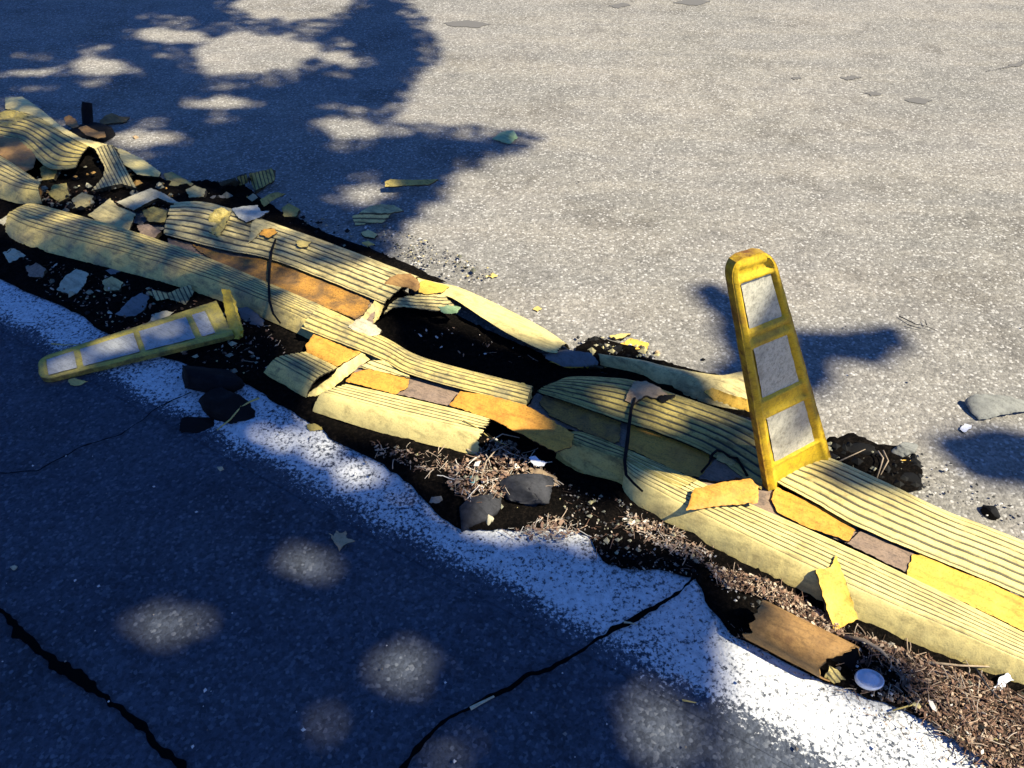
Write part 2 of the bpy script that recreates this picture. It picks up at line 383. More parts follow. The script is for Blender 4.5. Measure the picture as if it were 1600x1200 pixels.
M['chips'] = multi_mat('plastic_chip', [(.20, .19, .13), (.34, .30, .18), (.012, .012, .011), (.10, .10, .07), (.40, .22, .06), (.52, .44, .20)])
m, t, b = new_mat('crack_fill'); b.inputs['Base Color'].default_value = (.004, .004, .004, 1); b.inputs['Roughness'].default_value = 1; b.inputs['Specular IOR Level'].default_value = 0; M['crack'] = m
m, t, b = new_mat('tree_leaf'); b.inputs['Base Color'].default_value = (.035, .07, .02, 1); b.inputs['Roughness'].default_value = .7; M['tree_leaf'] = m
M['bark'] = plastic('bark', (.10, .08, .06), stain=(.05, .04, .03), ribs=False, rough=.95)
m, t, b = new_mat('stain'); b.inputs['Roughness'].default_value = .9; b.inputs['Base Color'].default_value = (.105, .098, .085, 1); M['stain'] = m
#==SETTING==
# ---------------------------------------------------------------- ground
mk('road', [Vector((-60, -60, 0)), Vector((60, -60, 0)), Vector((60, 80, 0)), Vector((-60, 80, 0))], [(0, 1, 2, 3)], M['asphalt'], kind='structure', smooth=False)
def flat(name, pts, mat, z, ragd, step=.01, seed=1, world=False, bump_h=0):
    C = pts if world else [P(x, y, 0) for x, y in pts]
    out = []
    for i, a in enumerate(C):
        b = C[(i+1) % len(C)]; L = (b-a).length; k = max(1, int(L/step)); pn = Vector((-(b-a).y, (b-a).x, 0)).normalized()
        for j in range(k):
            q = a.lerp(b, j/k); out.append(q+pn*rag((q.x+q.y*1.7)*6, seed, ragd) if j else q)
    co = [p.xy for p in out]; nb = len(co)
    def inside(x, y):
        c = False; j = nb-1
        for i in range(nb):
            a, b = co[i], co[j]
            if (a.y > y) != (b.y > y) and x < (b.x-a.x)*(y-a.y)/(b.y-a.y)+a.x: c = not c
            j = i
        return c
    inner = []
    if bump_h:
        x0 = min(c.x for c in co); x1 = max(c.x for c in co); y0 = min(c.y for c in co); y1 = max(c.y for c in co); y = y0
        while y < y1:
            x = x0
            while x < x1:
                if inside(x, y): inner.append(Vector((x+(R()-.5)*step*.6, y+(R()-.5)*step*.6)))
                x += step
            y += step
    res = delaunay_2d_cdt(co+inner, [], [list(range(nb))], 1, 1e-7)
    V = []
    for i, v in enumerate(res[0]):
        b_ = any(k < nb for k in res[3][i]); p = Vector((v.x, v.y, 0))
        V.append(Vector((v.x, v.y, z+(0 if b_ else bump_h*(.5+nz(p, 18, seed)+.7*nz(p, 70, seed))))))
    for v in V: v.z = max(v.z, z)
    return mk(name, V, [tuple(f) for f in res[2]], mat, kind='structure')
e0 = A0-DL*2.6; e1 = A0+DL*2.6; wline = .215
e0 = e0-DN*.035; e1 = e1-DN*.035; wline = .25
flat('lane_line', [e0, e1, e1+DN*wline, e0+DN*wline], M['paint'], .0012, .008, world=True, step=.012)
def crack(pts, wd, seed=1):
    C = [P(x, y, 0) for x, y in pts]; L = resample(C, 0); n = int(L[-1]/.005); V = []; Fs = []
    for i in range(n+1):
        t = i/n; p = poly_at(C, L, t); q = poly_at(C, L, min(1, t+.01)); r = poly_at(C, L, max(0, t-.01)); d = (q-r).normalized(); nn = Vector((-d.y, d.x, 0))
        s = t*L[-1]*14; off = .010*noise.noise(Vector((s*.5, seed, 0)))+.006*noise.noise(Vector((s*1.7, seed, 3)))
        ww = wd*max(.12, .75+1.3*noise.noise(Vector((s*.6, seed, 8)))+.9*noise.noise(Vector((s*4, seed, 8))))
        w2 = wd*max(.12, .75+1.3*noise.noise(Vector((s*.6, seed, 11)))+.9*noise.noise(Vector((s*4, seed, 15))))
        V += [p+nn*(off+ww*.5)+Vector((0, 0, .006)), p+nn*(off-w2*.5)+Vector((0, 0, .006))]
        if i: Fs.append((2*i-2, 2*i-1, 2*i+1, 2*i))
    mk('road_crack', V, Fs, M['crack'], kind='structure', smooth=False)
crack([(-40, 925), (30, 985), (100, 1045), (160, 1095), (215, 1130), (260, 1180), (310, 1225)], .016, 1)
crack([(1095, 890), (1060, 925), (1000, 965), (935, 1000), (860, 1050), (760, 1095), (690, 1130), (640, 1180), (600, 1225)], .010, 5)
crack([(0, 742), (60, 738), (120, 705), (190, 682), (250, 640), (300, 615)], .004, 9)
for i, s in enumerate([[(692, 36), (730, 32), (768, 38), (745, 44), (705, 41)], [(950, 9), (975, 5), (985, 9), (965, 13)], [(1050, 5), (1080, -2), (1110, 3), (1090, 9)], [(1415, 155), (1435, 152), (1458, 158), (1440, 163), (1420, 160)], [(1310, 122), (1335, 118), (1347, 122), (1325, 126)], [(1350, 146), (1368, 143), (1378, 148), (1362, 151)], [(1235, 122), (1250, 120), (1253, 124), (1240, 125)], [(1600, 95), (1560, 108), (1540, 112), (1600, 102)]]):
    flat('damp_stain', s, M['stain'], .002+.00005*i, .016, step=.006, seed=i)
# ---------------------------------------------------------------- soil and litter
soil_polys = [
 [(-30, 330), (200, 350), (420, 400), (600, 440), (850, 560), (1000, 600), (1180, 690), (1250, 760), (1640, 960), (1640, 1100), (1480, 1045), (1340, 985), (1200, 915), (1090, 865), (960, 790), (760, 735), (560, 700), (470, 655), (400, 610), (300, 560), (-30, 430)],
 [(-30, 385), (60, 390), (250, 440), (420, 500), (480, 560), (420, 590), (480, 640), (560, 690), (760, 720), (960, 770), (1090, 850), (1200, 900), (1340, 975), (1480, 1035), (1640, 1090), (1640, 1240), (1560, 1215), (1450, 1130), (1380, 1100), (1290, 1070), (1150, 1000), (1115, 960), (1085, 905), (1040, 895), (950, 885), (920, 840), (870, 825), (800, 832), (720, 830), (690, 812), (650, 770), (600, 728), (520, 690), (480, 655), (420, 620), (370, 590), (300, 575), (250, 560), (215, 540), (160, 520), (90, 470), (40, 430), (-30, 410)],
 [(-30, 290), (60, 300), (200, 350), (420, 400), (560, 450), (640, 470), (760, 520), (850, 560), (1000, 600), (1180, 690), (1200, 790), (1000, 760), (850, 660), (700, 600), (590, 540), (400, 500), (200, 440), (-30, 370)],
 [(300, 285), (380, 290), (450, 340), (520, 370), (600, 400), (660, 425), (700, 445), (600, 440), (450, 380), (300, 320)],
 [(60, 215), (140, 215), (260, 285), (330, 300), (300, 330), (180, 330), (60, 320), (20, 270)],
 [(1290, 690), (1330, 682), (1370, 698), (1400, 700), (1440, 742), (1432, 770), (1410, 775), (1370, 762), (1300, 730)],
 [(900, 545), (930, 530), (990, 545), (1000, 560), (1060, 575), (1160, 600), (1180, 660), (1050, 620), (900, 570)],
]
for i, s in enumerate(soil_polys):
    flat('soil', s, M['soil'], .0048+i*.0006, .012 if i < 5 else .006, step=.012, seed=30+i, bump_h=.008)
def in_poly(pt, poly):
    x, y = pt; c = False; j = len(poly)-1
    for i in range(len(poly)):
        a, b = poly[i], poly[j]
        if (a[1] > y) != (b[1] > y) and x < (b[0]-a[0])*(y-a[1])/(b[1]-a[1])+a[0]: c = not c
        j = i
    return c
def scatter(name, regions, mat, ncol, label, cat):
    V = []; Fs = []; UV = []
    for poly, n, kind, size, zmax, cols in regions:
        xs = [p[0] for p in poly]; ys = [p[1] for p in poly]; k = 0
        while k < n:
            q = (random.uniform(min(xs), max(xs)), random.uniform(min(ys), max(ys)))
            if not in_poly(q, poly): continue
            k += 1; z = .008+zmax*R()**1.5; c = P(q[0], q[1], z); u = (random.choice(cols)+.5)/ncol; b0 = len(V); s = size*(.4+1.2*R()**2)
            if kind == 'straw':
                a = random.uniform(0, 6.28); L = s*4; bd = random.uniform(-.8, .8); pts = []
                for i in range(4):
                    a2 = a+bd*i/3; pts.append((pts[-1] if pts else c)+Vector((math.cos(a2), math.sin(a2), random.uniform(-.25, .25)))*(L/3 if i else 0))
                tv, tf = tube([Vector((p.x, p.y, max(p.z, .005))) for p in pts], s*.11, 4)
                V += tv; Fs += [tuple(i+b0 for i in f) for f in tf]; UV += [(u, .5)]*len(tv)
            elif kind == 'flake':
                ax = Vector((R()-.5, R()-.5, (R()-.5)*.6)).normalized(); ay = ax.cross(Vector((R()-.5, R()-.5, 1.4)).normalized()).normalized()
                n_ = random.choice([4, 5, 6]); up = ax.cross(ay).normalized()*s*.08
                for sgn in (1, -1):
                    for i in range(n_):
                        t = i/n_*6.283; r = s*(.6+.7*R() if sgn == 1 else 0) if sgn == 1 else 0
                        if sgn == 1: V.append(c+(ax*math.cos(t)*r+ay*math.sin(t)*r*.55)+up)
                    if sgn == -1:
                        for i in range(n_): V.append(V[b0+i]-up*2)
                for v in V[b0:]: v.z = max(v.z, .004)
                Fs.append(tuple(b0+i for i in range(n_))); Fs.append(tuple(b0+n_+i for i in reversed(range(n_))))
                Fs += [(b0+i, b0+n_+i, b0+n_+(i+1) % n_, b0+(i+1) % n_) for i in range(n_)]
                UV += [(u, .5)]*(2*n_)
            else:
                oc = [(1, 0, 0), (0, 1, 0), (-1, 0, 0), (0, -1, 0), (0, 0, 1), (0, 0, -1)]
                for o in oc:
                    r = s*(.5+.7*R()); V.append(c+Vector((o[0]*r, o[1]*r, o[2]*r*.7)))
                Fs += [tuple(b0+i for i in f) for f in [(0, 1, 4), (1, 2, 4), (2, 3, 4), (3, 0, 4), (1, 0, 5), (2, 1, 5), (3, 2, 5), (0, 3, 5)]]
                UV += [(u, .5)]*6
    return mk(name, V, Fs, mat, kind='stuff', uvs=UV, smooth=False, label=label, cat=cat)
r_right = [(1100, 880), (1200, 905), (1340, 985), (1480, 1040), (1600, 1085), (1600, 1200), (1540, 1190), (1440, 1120), (1330, 1080), (1280, 990), (1150, 940), (1100, 905)]
r_mid = [(760, 685), (800, 690), (860, 740), (870, 760), (800, 770), (740, 790), (700, 760), (700, 730), (740, 715)]
r_lowm = [(800, 825), (870, 800), (910, 830), (870, 845), (800, 840)]
r_mid2 = [(580, 690), (700, 710), (720, 740), (640, 730), (590, 712)]
r_blk = [(870, 750), (1000, 790), (1100, 860), (1090, 900), (960, 885), (890, 820)]
r_blk2 = [(980, 800), (1060, 830), (1120, 870), (1090, 880), (1020, 850), (970, 815)]
r_hole = [(640, 500), (760, 520), (840, 560), (830, 575), (740, 560), (630, 530)]
r_left = [(20, 395), (250, 450), (420, 510), (470, 570), (380, 590), (300, 560), (180, 520), (60, 450)]
r_far = [(560, 355), (600, 350), (700, 390), (790, 430), (720, 440), (640, 410)]
r_far2 = [(900, 525), (1000, 530), (1040, 560), (1000, 562), (920, 548)]
r_pile = [(0, 290), (100, 290), (250, 320), (330, 330), (280, 350), (150, 330), (30, 320)]
r_r1 = [(1100, 880), (1200, 905), (1300, 965), (1330, 1000), (1280, 985), (1200, 935), (1130, 915)]
r_r2 = [(1330, 985), (1480, 1040), (1600, 1085), (1640, 1220), (1540, 1190), (1450, 1125), (1420, 1080), (1400, 1050), (1350, 1010)]
r_black = [(1320, 1010), (1400, 1040), (1440, 1090), (1400, 1100), (1330, 1075)]
r_paintedge = [(1140, 960), (1330, 1085), (1440, 1140), (1600, 1230), (1560, 1240), (1380, 1130), (1130, 990)]
scatter('leaf_litter', [
 (r_r1, 500, 'straw', .0045, .016, [0, 1, 2, 5, 3]), (r_r1, 1500, 'flake', .0042, .014, [0, 1, 2, 3, 4, 5]),
 (r_r2, 1500, 'straw', .0050, .018, [0, 1, 2, 5, 3, 4]), (r_r2, 5200, 'flake', .0042, .014, [0, 1, 2, 3, 3, 5]), (r_r2, 70, 'flake', .0065, .016, [6, 4]),
 (r_black, 120, 'straw', .005, .010, [0, 2, 3, 4]), (r_black, 200, 'flake', .004, .006, [2, 3, 5]), (r_paintedge, 90, 'straw', .003, .003, [0, 1, 3]), (r_paintedge, 120, 'flake', .0022, .002, [0, 3, 1]),
 (r_mid, 330, 'straw', .0062, .03, [0, 1, 2, 4, 6]), (r_mid, 900, 'flake', .0055, .022, [0, 1, 2, 3, 5]), (r_mid, 25, 'flake', .008, .03, [6]),
 (r_lowm, 110, 'straw', .005, .01, [1, 4, 6]), (r_lowm, 130, 'flake', .005, .008, [0, 1, 5]),
 (r_mid2, 90, 'straw', .005, .012, [1, 4, 5]), (r_mid2, 160, 'flake', .0045, .01, [0, 1, 3, 5]),
 (r_blk, 60, 'straw', .004, .008, [3, 2, 5]), (r_blk, 200, 'flake', .003, .008, [3, 2, 4]), (r_blk2, 240, 'straw', .0045, .014, [1, 4, 5, 0]), (r_blk2, 260, 'flake', .0042, .01, [1, 0, 6]),
 (r_hole, 14, 'straw', .006, .01, [0, 3]), (r_hole, 50, 'flake', .004, .01, [3, 0, 6]), (r_pile, 260, 'flake', .006, .012, [0, 2, 3, 5]),
 (r_left, 60, 'straw', .005, .01, [1, 3, 4]), (r_left, 360, 'flake', .005, .01, [1, 3, 4, 5, 2]),
], M['litter'], 7, 'brown dry straw and leaf crumbs gathered along the broken yellow separators', 'leaf litter')
scatter('grit', [
 (r_far, 240, 'grit', .004, .004, [0, 1, 2, 3, 4, 5]), (r_far2, 80, 'grit', .005, .004, [0, 1, 2, 5]),
 (r_right, 700, 'grit', .004, .006, [0, 1, 2, 3, 5]), (r_blk, 260, 'grit', .003, .004, [0, 1, 2, 3]), (r_left, 160, 'grit', .004, .004, [0, 1, 2, 3, 4]),
 ([(1300, 680), (1450, 700), (1600, 800), (1600, 840), (1450, 770), (1300, 720)], 90, 'grit', .0035, .002, [0, 2, 3, 5]),
 ([(0, 420), (350, 600), (650, 760), (1000, 920), (960, 960), (600, 800), (300, 640), (0, 470)], 60, 'grit', .003, .002, [0, 2]),
 ([(0, 0), (1600, 0), (1600, 1200), (0, 1200)], 260, 'grit', .003, .001, [1, 3, 5, 5]),
], M['crumb'], 6, 'loose grit and crumbled chips scattered on the asphalt beside the separators', 'grit')
scatter('plastic_crumbs', [
 ([(60, 300), (300, 330), (330, 380), (280, 372), (60, 320)], 60, 'grit', .016, .012, [0, 1, 2, 3]), ([(0, 300), (120, 230), (260, 290), (330, 300), (420, 320), (400, 300), (260, 330), (150, 340)], 110, 'grit', .014, .02, [0, 1, 2, 3, 4]),
 (r_left, 70, 'grit', .010, .008, [0, 1, 2, 3]), (r_far, 26, 'grit', .008, .006, [1, 3, 2, 5]), (r_far2, 30, 'grit', .011, .008, [2, 2, 1, 5]), ([(440, 300), (620, 400), (560, 400), (450, 345)], 40, 'grit', .008, .004, [0, 2, 2, 1]),
 ([(1290, 690), (1440, 700), (1432, 770), (1300, 740)], 60, 'grit', .011, .008, [2, 2, 2, 0]), (r_blk, 60, 'grit', .006, .006, [2, 0, 1]), (r_mid, 50, 'grit', .007, .02, [2, 0, 3]), (r_r2, 60, 'grit', .006, .012, [2, 0, 3, 5]),
 ([(590, 690), (700, 710), (960, 780), (1100, 870), (1090, 890), (880, 840), (700, 750)], 50, 'grit', .006, .004, [2, 0, 5]),
], M['chips'], 6, 'broken crumbs of grey and olive plastic lying in the dark soil around the modules', 'plastic crumbs')
#==THINGS==
# ---------------------------------------------------------------- lane separators
G = 'broken yellow lane separator modules'
CF = 'cracked off separator fragments'
def base(px, py): v = P(px, py, 0); return v
# left module
t1 = thing('lane_separator', base(300, 440), 'long greyed yellow separator module on the left, with a dark brown strip in its channel', 'lane separator', G)
rail('near_rail', [(37, 320), (70, 322), (262, 379), (467, 462), (580, 515)], [(8, 362), (50, 387), (275, 447), (425, 503), (600, 590)], M['cream'], zb=.012, parent=t1, ribs=(.03, .70, 7), ragamp=(.018, .02), seed=3, crown=.005)
rail('far_rail', [(268, 317), (332, 318), (472, 364), (652, 432)], [(255, 366), (350, 390), (432, 408), (600, 474)], M['cream_grey'], kind='far', back=.03, ribs=(.06, .97, 7), parent=t1, ragamp=(.02, .012), ends=(0, .0), seed=5, zt=.048)
plate('channel', [(262, 372), (300, 380), (432, 404), (520, 440), (590, 468), (580, 515), (555, 500), (467, 466), (345, 416), (262, 384)], M['channel'], z=.038, parent=t1)
plate('reflective_strip', [(300, 382), (360, 400), (432, 406), (510, 439), (577, 470), (574, 488), (555, 498), (467, 463), (345, 413), (310, 392)], M['orange_dirty_shaded'], z=.043, th=.002, parent=t1, ragd=.003)
plate('broken_wall', [(590, 462, .05), (600, 478, .045), (592, 498, .02), (575, 512, .03), (562, 500, .045), (578, 480, .05)], M['cream'], parent=t1, th=.003)
# middle module
t2 = thing('lane_separator', base(650, 640), 'cracked middle separator module with bare brown gap between two orange strips', 'lane separator', G)
rail('far_rail', [(500, 480), (600, 527), (665, 560), (832, 604)], [(470, 512), (592, 560), (650, 588), (822, 634)], M['cream'], kind='far', back=.03, ribs=(.05, .95, 5), parent=t2, seed=8, zt=.055, zb=.055, crown=.007, ragamp=(.01, .004))
plate('end_cap', [(796, 600, .056), (818, 598, .06), (831, 607, .055), (832, 622, .04), (820, 636, .035), (794, 630, .05)], M['mossy'], parent=t2, bulge=.004)
rail('near_rail', [(540, 600), (617, 617), (700, 636), (768, 655)], [(488, 643), (580, 672), (650, 690), (747, 712)], M['cream_clean'], zb=.010, parent=t2, ribs=(.03, .62, 5), flat=.6, seed=11, ragamp=(.006, .03), crown=.004)
plate('channel', [(560, 572), (592, 560), (640, 588), (715, 608), (795, 630), (830, 640), (780, 660), (765, 654), (700, 634), (617, 615), (540, 598)], M['channel'], z=.040, parent=t2)
plate('reflective_strip', [(540, 596), (552, 582), (577, 576), (640, 592), (637, 605), (618, 616)], M['orange'], z=.046, th=.002, bulge=.002, parent=t2)
plate('near_wall', [(560, 574, .048), (582, 562, .055), (600, 563, .056), (632, 573, .05), (641, 590, .05), (577, 577, .047)], M['cream_clean'], parent=t2, ribdir=((577, 566), (636, 585)), pitch=.012)
# split-off lower piece
t3 = thing('separator_fragment', base(470, 610), 'short ribbed cream fragment with an orange sheet on top, split off below the crossing crack', 'separator fragment', CF)
rail('ribbed_rail', [(477, 549), (500, 560), (528, 574)], [(411, 584), (440, 600), (478, 623)], M['cream'], zb=.008, parent=t3, ribs=(.02, .7, 6), ragamp=(.006, .006), seed=14, zt=.045, crown=.004)
plate('reflective_strip', [(477, 540, .050), (490, 522, .056), (545, 545, .054), (566, 550, .052), (547, 561, .048), (527, 573, .045), (480, 551, .045)], M['orange'], parent=t3, th=.003, bulge=.002)
plate('broken_edge', [(566, 550, .052), (578, 562, .045), (545, 585, .028), (512, 612, .012), (478, 624, .006), (484, 612, .02), (518, 588, .04), (528, 575, .045), (548, 562, .048)], M['cream_clean'], parent=t3, rough=.003)
# right-middle module (in shade; its darker olive plastic carries that shade too)
t4 = thing('lane_separator', base(1000, 700), 'shaded olive separator module left of the upright post, brown grime in its channel', 'lane separator', G)
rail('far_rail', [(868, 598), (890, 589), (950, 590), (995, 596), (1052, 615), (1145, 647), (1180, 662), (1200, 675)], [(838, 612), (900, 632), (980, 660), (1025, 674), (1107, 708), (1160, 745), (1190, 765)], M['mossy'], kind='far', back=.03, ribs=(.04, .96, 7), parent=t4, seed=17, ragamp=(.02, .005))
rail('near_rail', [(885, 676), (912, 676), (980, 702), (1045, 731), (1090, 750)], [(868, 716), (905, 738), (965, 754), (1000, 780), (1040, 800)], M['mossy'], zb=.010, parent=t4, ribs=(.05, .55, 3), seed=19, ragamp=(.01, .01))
plate('channel', [(838, 614), (980, 662), (1107, 710), (1190, 765), (1185, 800), (1090, 750), (980, 702), (912, 676), (850, 660), (822, 640)], M['channel'], z=.038, parent=t4)
plate('reflective_strip', [(850, 618), (910, 636), (970, 660), (968, 690), (960, 693), (912, 674), (860, 650), (842, 628)], M['orange_dirty_shaded'], z=.043, th=.002, parent=t4, ragd=.004)
plate('reflective_strip', [(985, 664), (1020, 674), (1107, 709), (1112, 725), (1100, 745), (1080, 745), (1045, 730), (980, 700)], M['orange'], z=.043, th=.002, parent=t4, ragd=.003)
# right module (sunlit)
t5 = thing('lane_separator', base(1400, 900), 'brightly sunlit yellow separator module right of the upright post, running out of frame', 'lane separator', G)
rail('near_rail', [(975, 700), (1107, 758), (1260, 826), (1417, 898), (1640, 1008)], [(972, 762), (1007, 797), (1275, 938), (1486, 1030), (1640, 1092)], M['cream_clean'], zb=.006, parent=t5, ribs=(.03, .74, 7), flat=.66, seed=23, ragamp=(.008, .0), zt=.052, crown=.006)
rail('far_rail', [(1247, 707), (1295, 715), (1387, 755), (1475, 797), (1540, 822), (1640, 862)], [(1212, 752), (1275, 786), (1337, 821), (1442, 866), (1520, 897), (1640, 949)], M['cream_clean'], kind='far', back=.03, ribs=(.05, .95, 7), parent=t5, seed=26, ragamp=(.004, 0), crown=.010)
plate('end_cap', [(1247, 707, .052), (1228, 722, .05), (1214, 745, .045), (1210, 757, .035), (1205, 748, .02), (1215, 725, .02), (1235, 708, .03)], M['cream'], parent=t5, th=.002)
plate('channel', [(1190, 750), (1275, 788), (1337, 822), (1340, 828), (1362, 828), (1398, 844), (1402, 850), (1442, 868), (1640, 951), (1640, 1008), (1417, 897), (1325, 850), (1260, 825), (1185, 795)], M['channel'], z=.038, parent=t5)
plate('channel_sheet', [(1340, 834), (1345, 830), (1365, 835), (1400, 853), (1428, 864), (1424, 885), (1417, 894), (1370, 872), (1323, 849)], M['channel'], z=.044, th=.002, parent=t5, label='pale brown bare sheet beside the black split')
plate('reflective_strip', [(1212, 760), (1275, 789), (1325, 816), (1337, 828), (1326, 846), (1260, 823), (1215, 800), (1205, 780)], M['orange'], z=.044, th=.002, parent=t5, ragd=.002)
plate('reflective_strip', [(1420, 886), (1426, 866), (1442, 868), (1520, 900), (1640, 952), (1640, 1005), (1500, 938), (1415, 904)], M['yellow_strip'], z=.047, th=.003, parent=t5, label='bright yellow strip')
# module at the left edge of the frame
t6 = thing('lane_separator', base(60, 290), 'mossy broken separator module at the left edge, tan patch beside its ribs', 'lane separator', G)
rail('far_rail', [(-60, 160), (0, 176), (42, 178), (100, 203), (140, 226)], [(-60, 190), (0, 215), (35, 225), (75, 262), (118, 262)], M['mossy'], kind='far', back=.03, ribs=(.1, .9, 6), parent=t6, seed=31, ragamp=(0, .02))
rail('near_rail', [(-60, 220), (0, 244), (30, 262), (64, 286)], [(-60, 290), (0, 310), (30, 318), (66, 318)], M['cream'], zb=.015, parent=t6, ribs=(.03, .7, 5), seed=33, ragamp=(0, .008))
plate('reflective_strip', [(-60, 195), (0, 211), (35, 216), (58, 240), (52, 262), (40, 268), (0, 243), (-60, 218)], M['tan'], z=.05, th=.003, bulge=.004, parent=t6)
plate('broken_end', [(30, 285, .04), (60, 287, .045), (66, 300, .035), (62, 320, .012), (32, 318, .012)], M['tan'], parent=t6, th=.003)
# pale long strip behind the heap
def f_(n, p, m, lab, cat='separator fragment', group=CF, cat_=1, **k):
    if cat in ('separator fragment', 'torn strip'): k.setdefault('th', .0065); k['th'] = max(k['th'], .0055)
    return plate(n, p, M[m], label=lab, cat=cat, group=group, **k)
f_('separator_fragment', [(8, 152, .03), (35, 151, .035), (62, 169, .04), (95, 197, .045), (130, 217, .045), (162, 224, .045), (190, 233, .04), (222, 248, .035), (252, 270, .03), (248, 276, .025), (215, 273, .035), (205, 264, .04), (187, 254, .045), (160, 237, .05), (125, 222, .055), (98, 208, .055), (66, 186, .05), (38, 176, .045), (8, 170, .04)], 'cream_clean', 'long pale cream strip curving over the far side of the heap at upper left', th=.014, bulge=.004)
f_('separator_fragment', [(255, 272, .01), (268, 268, .014), (302, 287, .01), (298, 294, .008), (265, 290, .008)], 'mossy', 'small mossy sliver at the lower tip of the long pale curved strip')
f_('separator_fragment', [(148, 232, .06), (160, 227, .065), (175, 226, .065), (186, 245, .055), (213, 293, .03), (190, 287, .035), (172, 290, .035), (142, 298, .02), (160, 277, .03), (164, 262, .04)], 'cream_grey', 'ribbed triangular shard leaning over the black gap in the heap', th=.014, ribdir=((162, 228), (195, 290)), pitch=.011, rough=.001)
f_('separator_fragment', [(82, 289, .035), (104, 286, .035), (108, 308, .02), (92, 316, .015), (76, 304, .02)], 'mossy', 'small olive block fragment under the black gap of the heap', th=.014)
f_('separator_fragment', [(137, 336, .04), (150, 326, .045), (172, 310, .05), (184, 322, .05), (212, 334, .045), (200, 364, .035), (160, 350, .035)], 'cream_grey', 'dull grey angular plate resting on the rear edge of the left module', th=.014, bulge=.003)
f_('separator_fragment', [(182, 316, .04), (210, 304, .05), (236, 294, .055), (252, 300, .055), (282, 318, .04), (266, 317, .045), (247, 309, .05), (228, 318, .045), (208, 329, .035)], 'pale', 'pale grey bent shard shaped like a shallow arch', th=.014, bulge=.003)
f_('separator_fragment', [(340, 285, .035), (372, 276, .045), (400, 269, .05), (425, 262, .05), (429, 272, .04), (429, 282, .025), (412, 292, .018), (398, 298, .015), (392, 284, .02), (375, 290, .015), (365, 283, .025)], 'mossy', 'ribbed plank shard standing on its edge behind the left module', th=.014, ribdir=((385, 272), (392, 296)), pitch=.012)
f_('separator_fragment', [(406, 313, .03), (420, 303, .035), (434, 300, .035), (446, 303, .03), (430, 311, .02), (412, 323, .015)], 'mossy', 'small curved green fragment below the ribbed plank shard', th=.014, bulge=.003)
f_('separator_fragment', [(362, 326, .052), (380, 322, .056), (402, 320, .058), (408, 330, .058), (421, 330, .055), (404, 340, .06), (385, 347, .06), (372, 340, .06)], 'panel', 'pale grey flake lying on top of the left module', bulge=.002)
f_('separator_fragment', [(393, 348, .062), (400, 341, .064), (412, 345, .062), (424, 356, .058), (408, 360, .06), (398, 372, .058), (388, 380, .057)], 'cream_grey', 'jagged grey flake beside the yellow crumb on the left module')
f_('separator_fragment', [(601, 284, .032), (610, 280, .036), (640, 281, .036), (685, 280, .036), (672, 288, .03), (640, 290, .028), (602, 292, .026)], 'mossy', 'thin olive plank fragment lying alone in the tree shade', th=.006)
t7 = thing('separator_fragment', base(590, 345), 'curved yellow fragment with a grey top, alone where shade meets sunlight', 'separator fragment', CF)
plate('top_face', [(577, 322, .028), (597, 319, .03), (615, 320, .03), (631, 329, .024), (610, 333, .027), (562, 332, .027)], M['cream_grey'], parent=t7, th=.004)
plate('ribbed_face', [(550, 338, .018), (562, 332, .027), (612, 332, .027), (606, 341, .015), (598, 347, .006), (575, 349, .004), (556, 353, .003)], M['cream_clean'], parent=t7, th=.003, ribdir=((562, 334), (610, 334)), pitch=.012)
f_('separator_fragment', [(564, 364, .012), (575, 359, .014), (590, 366, .012), (585, 372, .008), (570, 370, .008)], 'cream_clean', 'bright cream chip just below the curved yellow fragment')
f_('separator_fragment', [(565, 380, .012), (575, 376, .014), (586, 382, .01), (574, 386, .006)], 'leaf_yellow', 'tiny yellow arched chip on the dark grit behind the left module', bulge=.004)
for pts, m_, lab in [
 ([(62, 262, .03), (78, 252, .04), (92, 262, .04), (84, 280, .025), (66, 282, .02)], 'mossy', 'small upright olive shard at the left rim of the black gap'),
 ([(112, 312, .025), (128, 300, .035), (146, 306, .03), (140, 322, .018), (120, 326, .016)], 'cream_grey', 'small grey chunk in front of the ribbed triangular shard'),
 ([(222, 330, .03), (240, 322, .038), (262, 330, .034), (258, 348, .02), (232, 346, .02)], 'mossy', 'dark olive chunk under the shallow arch shard'),
 ([(214, 352, .03), (232, 350, .034), (252, 362, .03), (240, 374, .02), (220, 368, .02)], 'channel', 'brown chunk between the left module and the arch shard'),
 ([(290, 296, .02), (304, 290, .028), (322, 296, .024), (318, 308, .016), (296, 308, .016)], 'cream_grey', 'small grey chunk touching the blue grey stone'),
 ([(440, 325, .02), (452, 318, .028), (468, 326, .022), (462, 338, .014), (444, 338, .014)], 'mossy', 'small dark chunk on the soil beyond the left module'),
 ([(160, 440, .02), (174, 432, .028), (192, 440, .022), (186, 454, .014), (164, 454, .014)], 'cream_grey', 'small grey chunk in the soil left of the slate flake'),
 ([(40, 418, .02), (56, 410, .028), (72, 420, .022), (66, 434, .014), (46, 432, .014)], 'channel', 'brown chunk in the soil left of the pale chunky fragment')]:
    f_('separator_fragment', pts, m_, lab, th=.012, rough=.003)
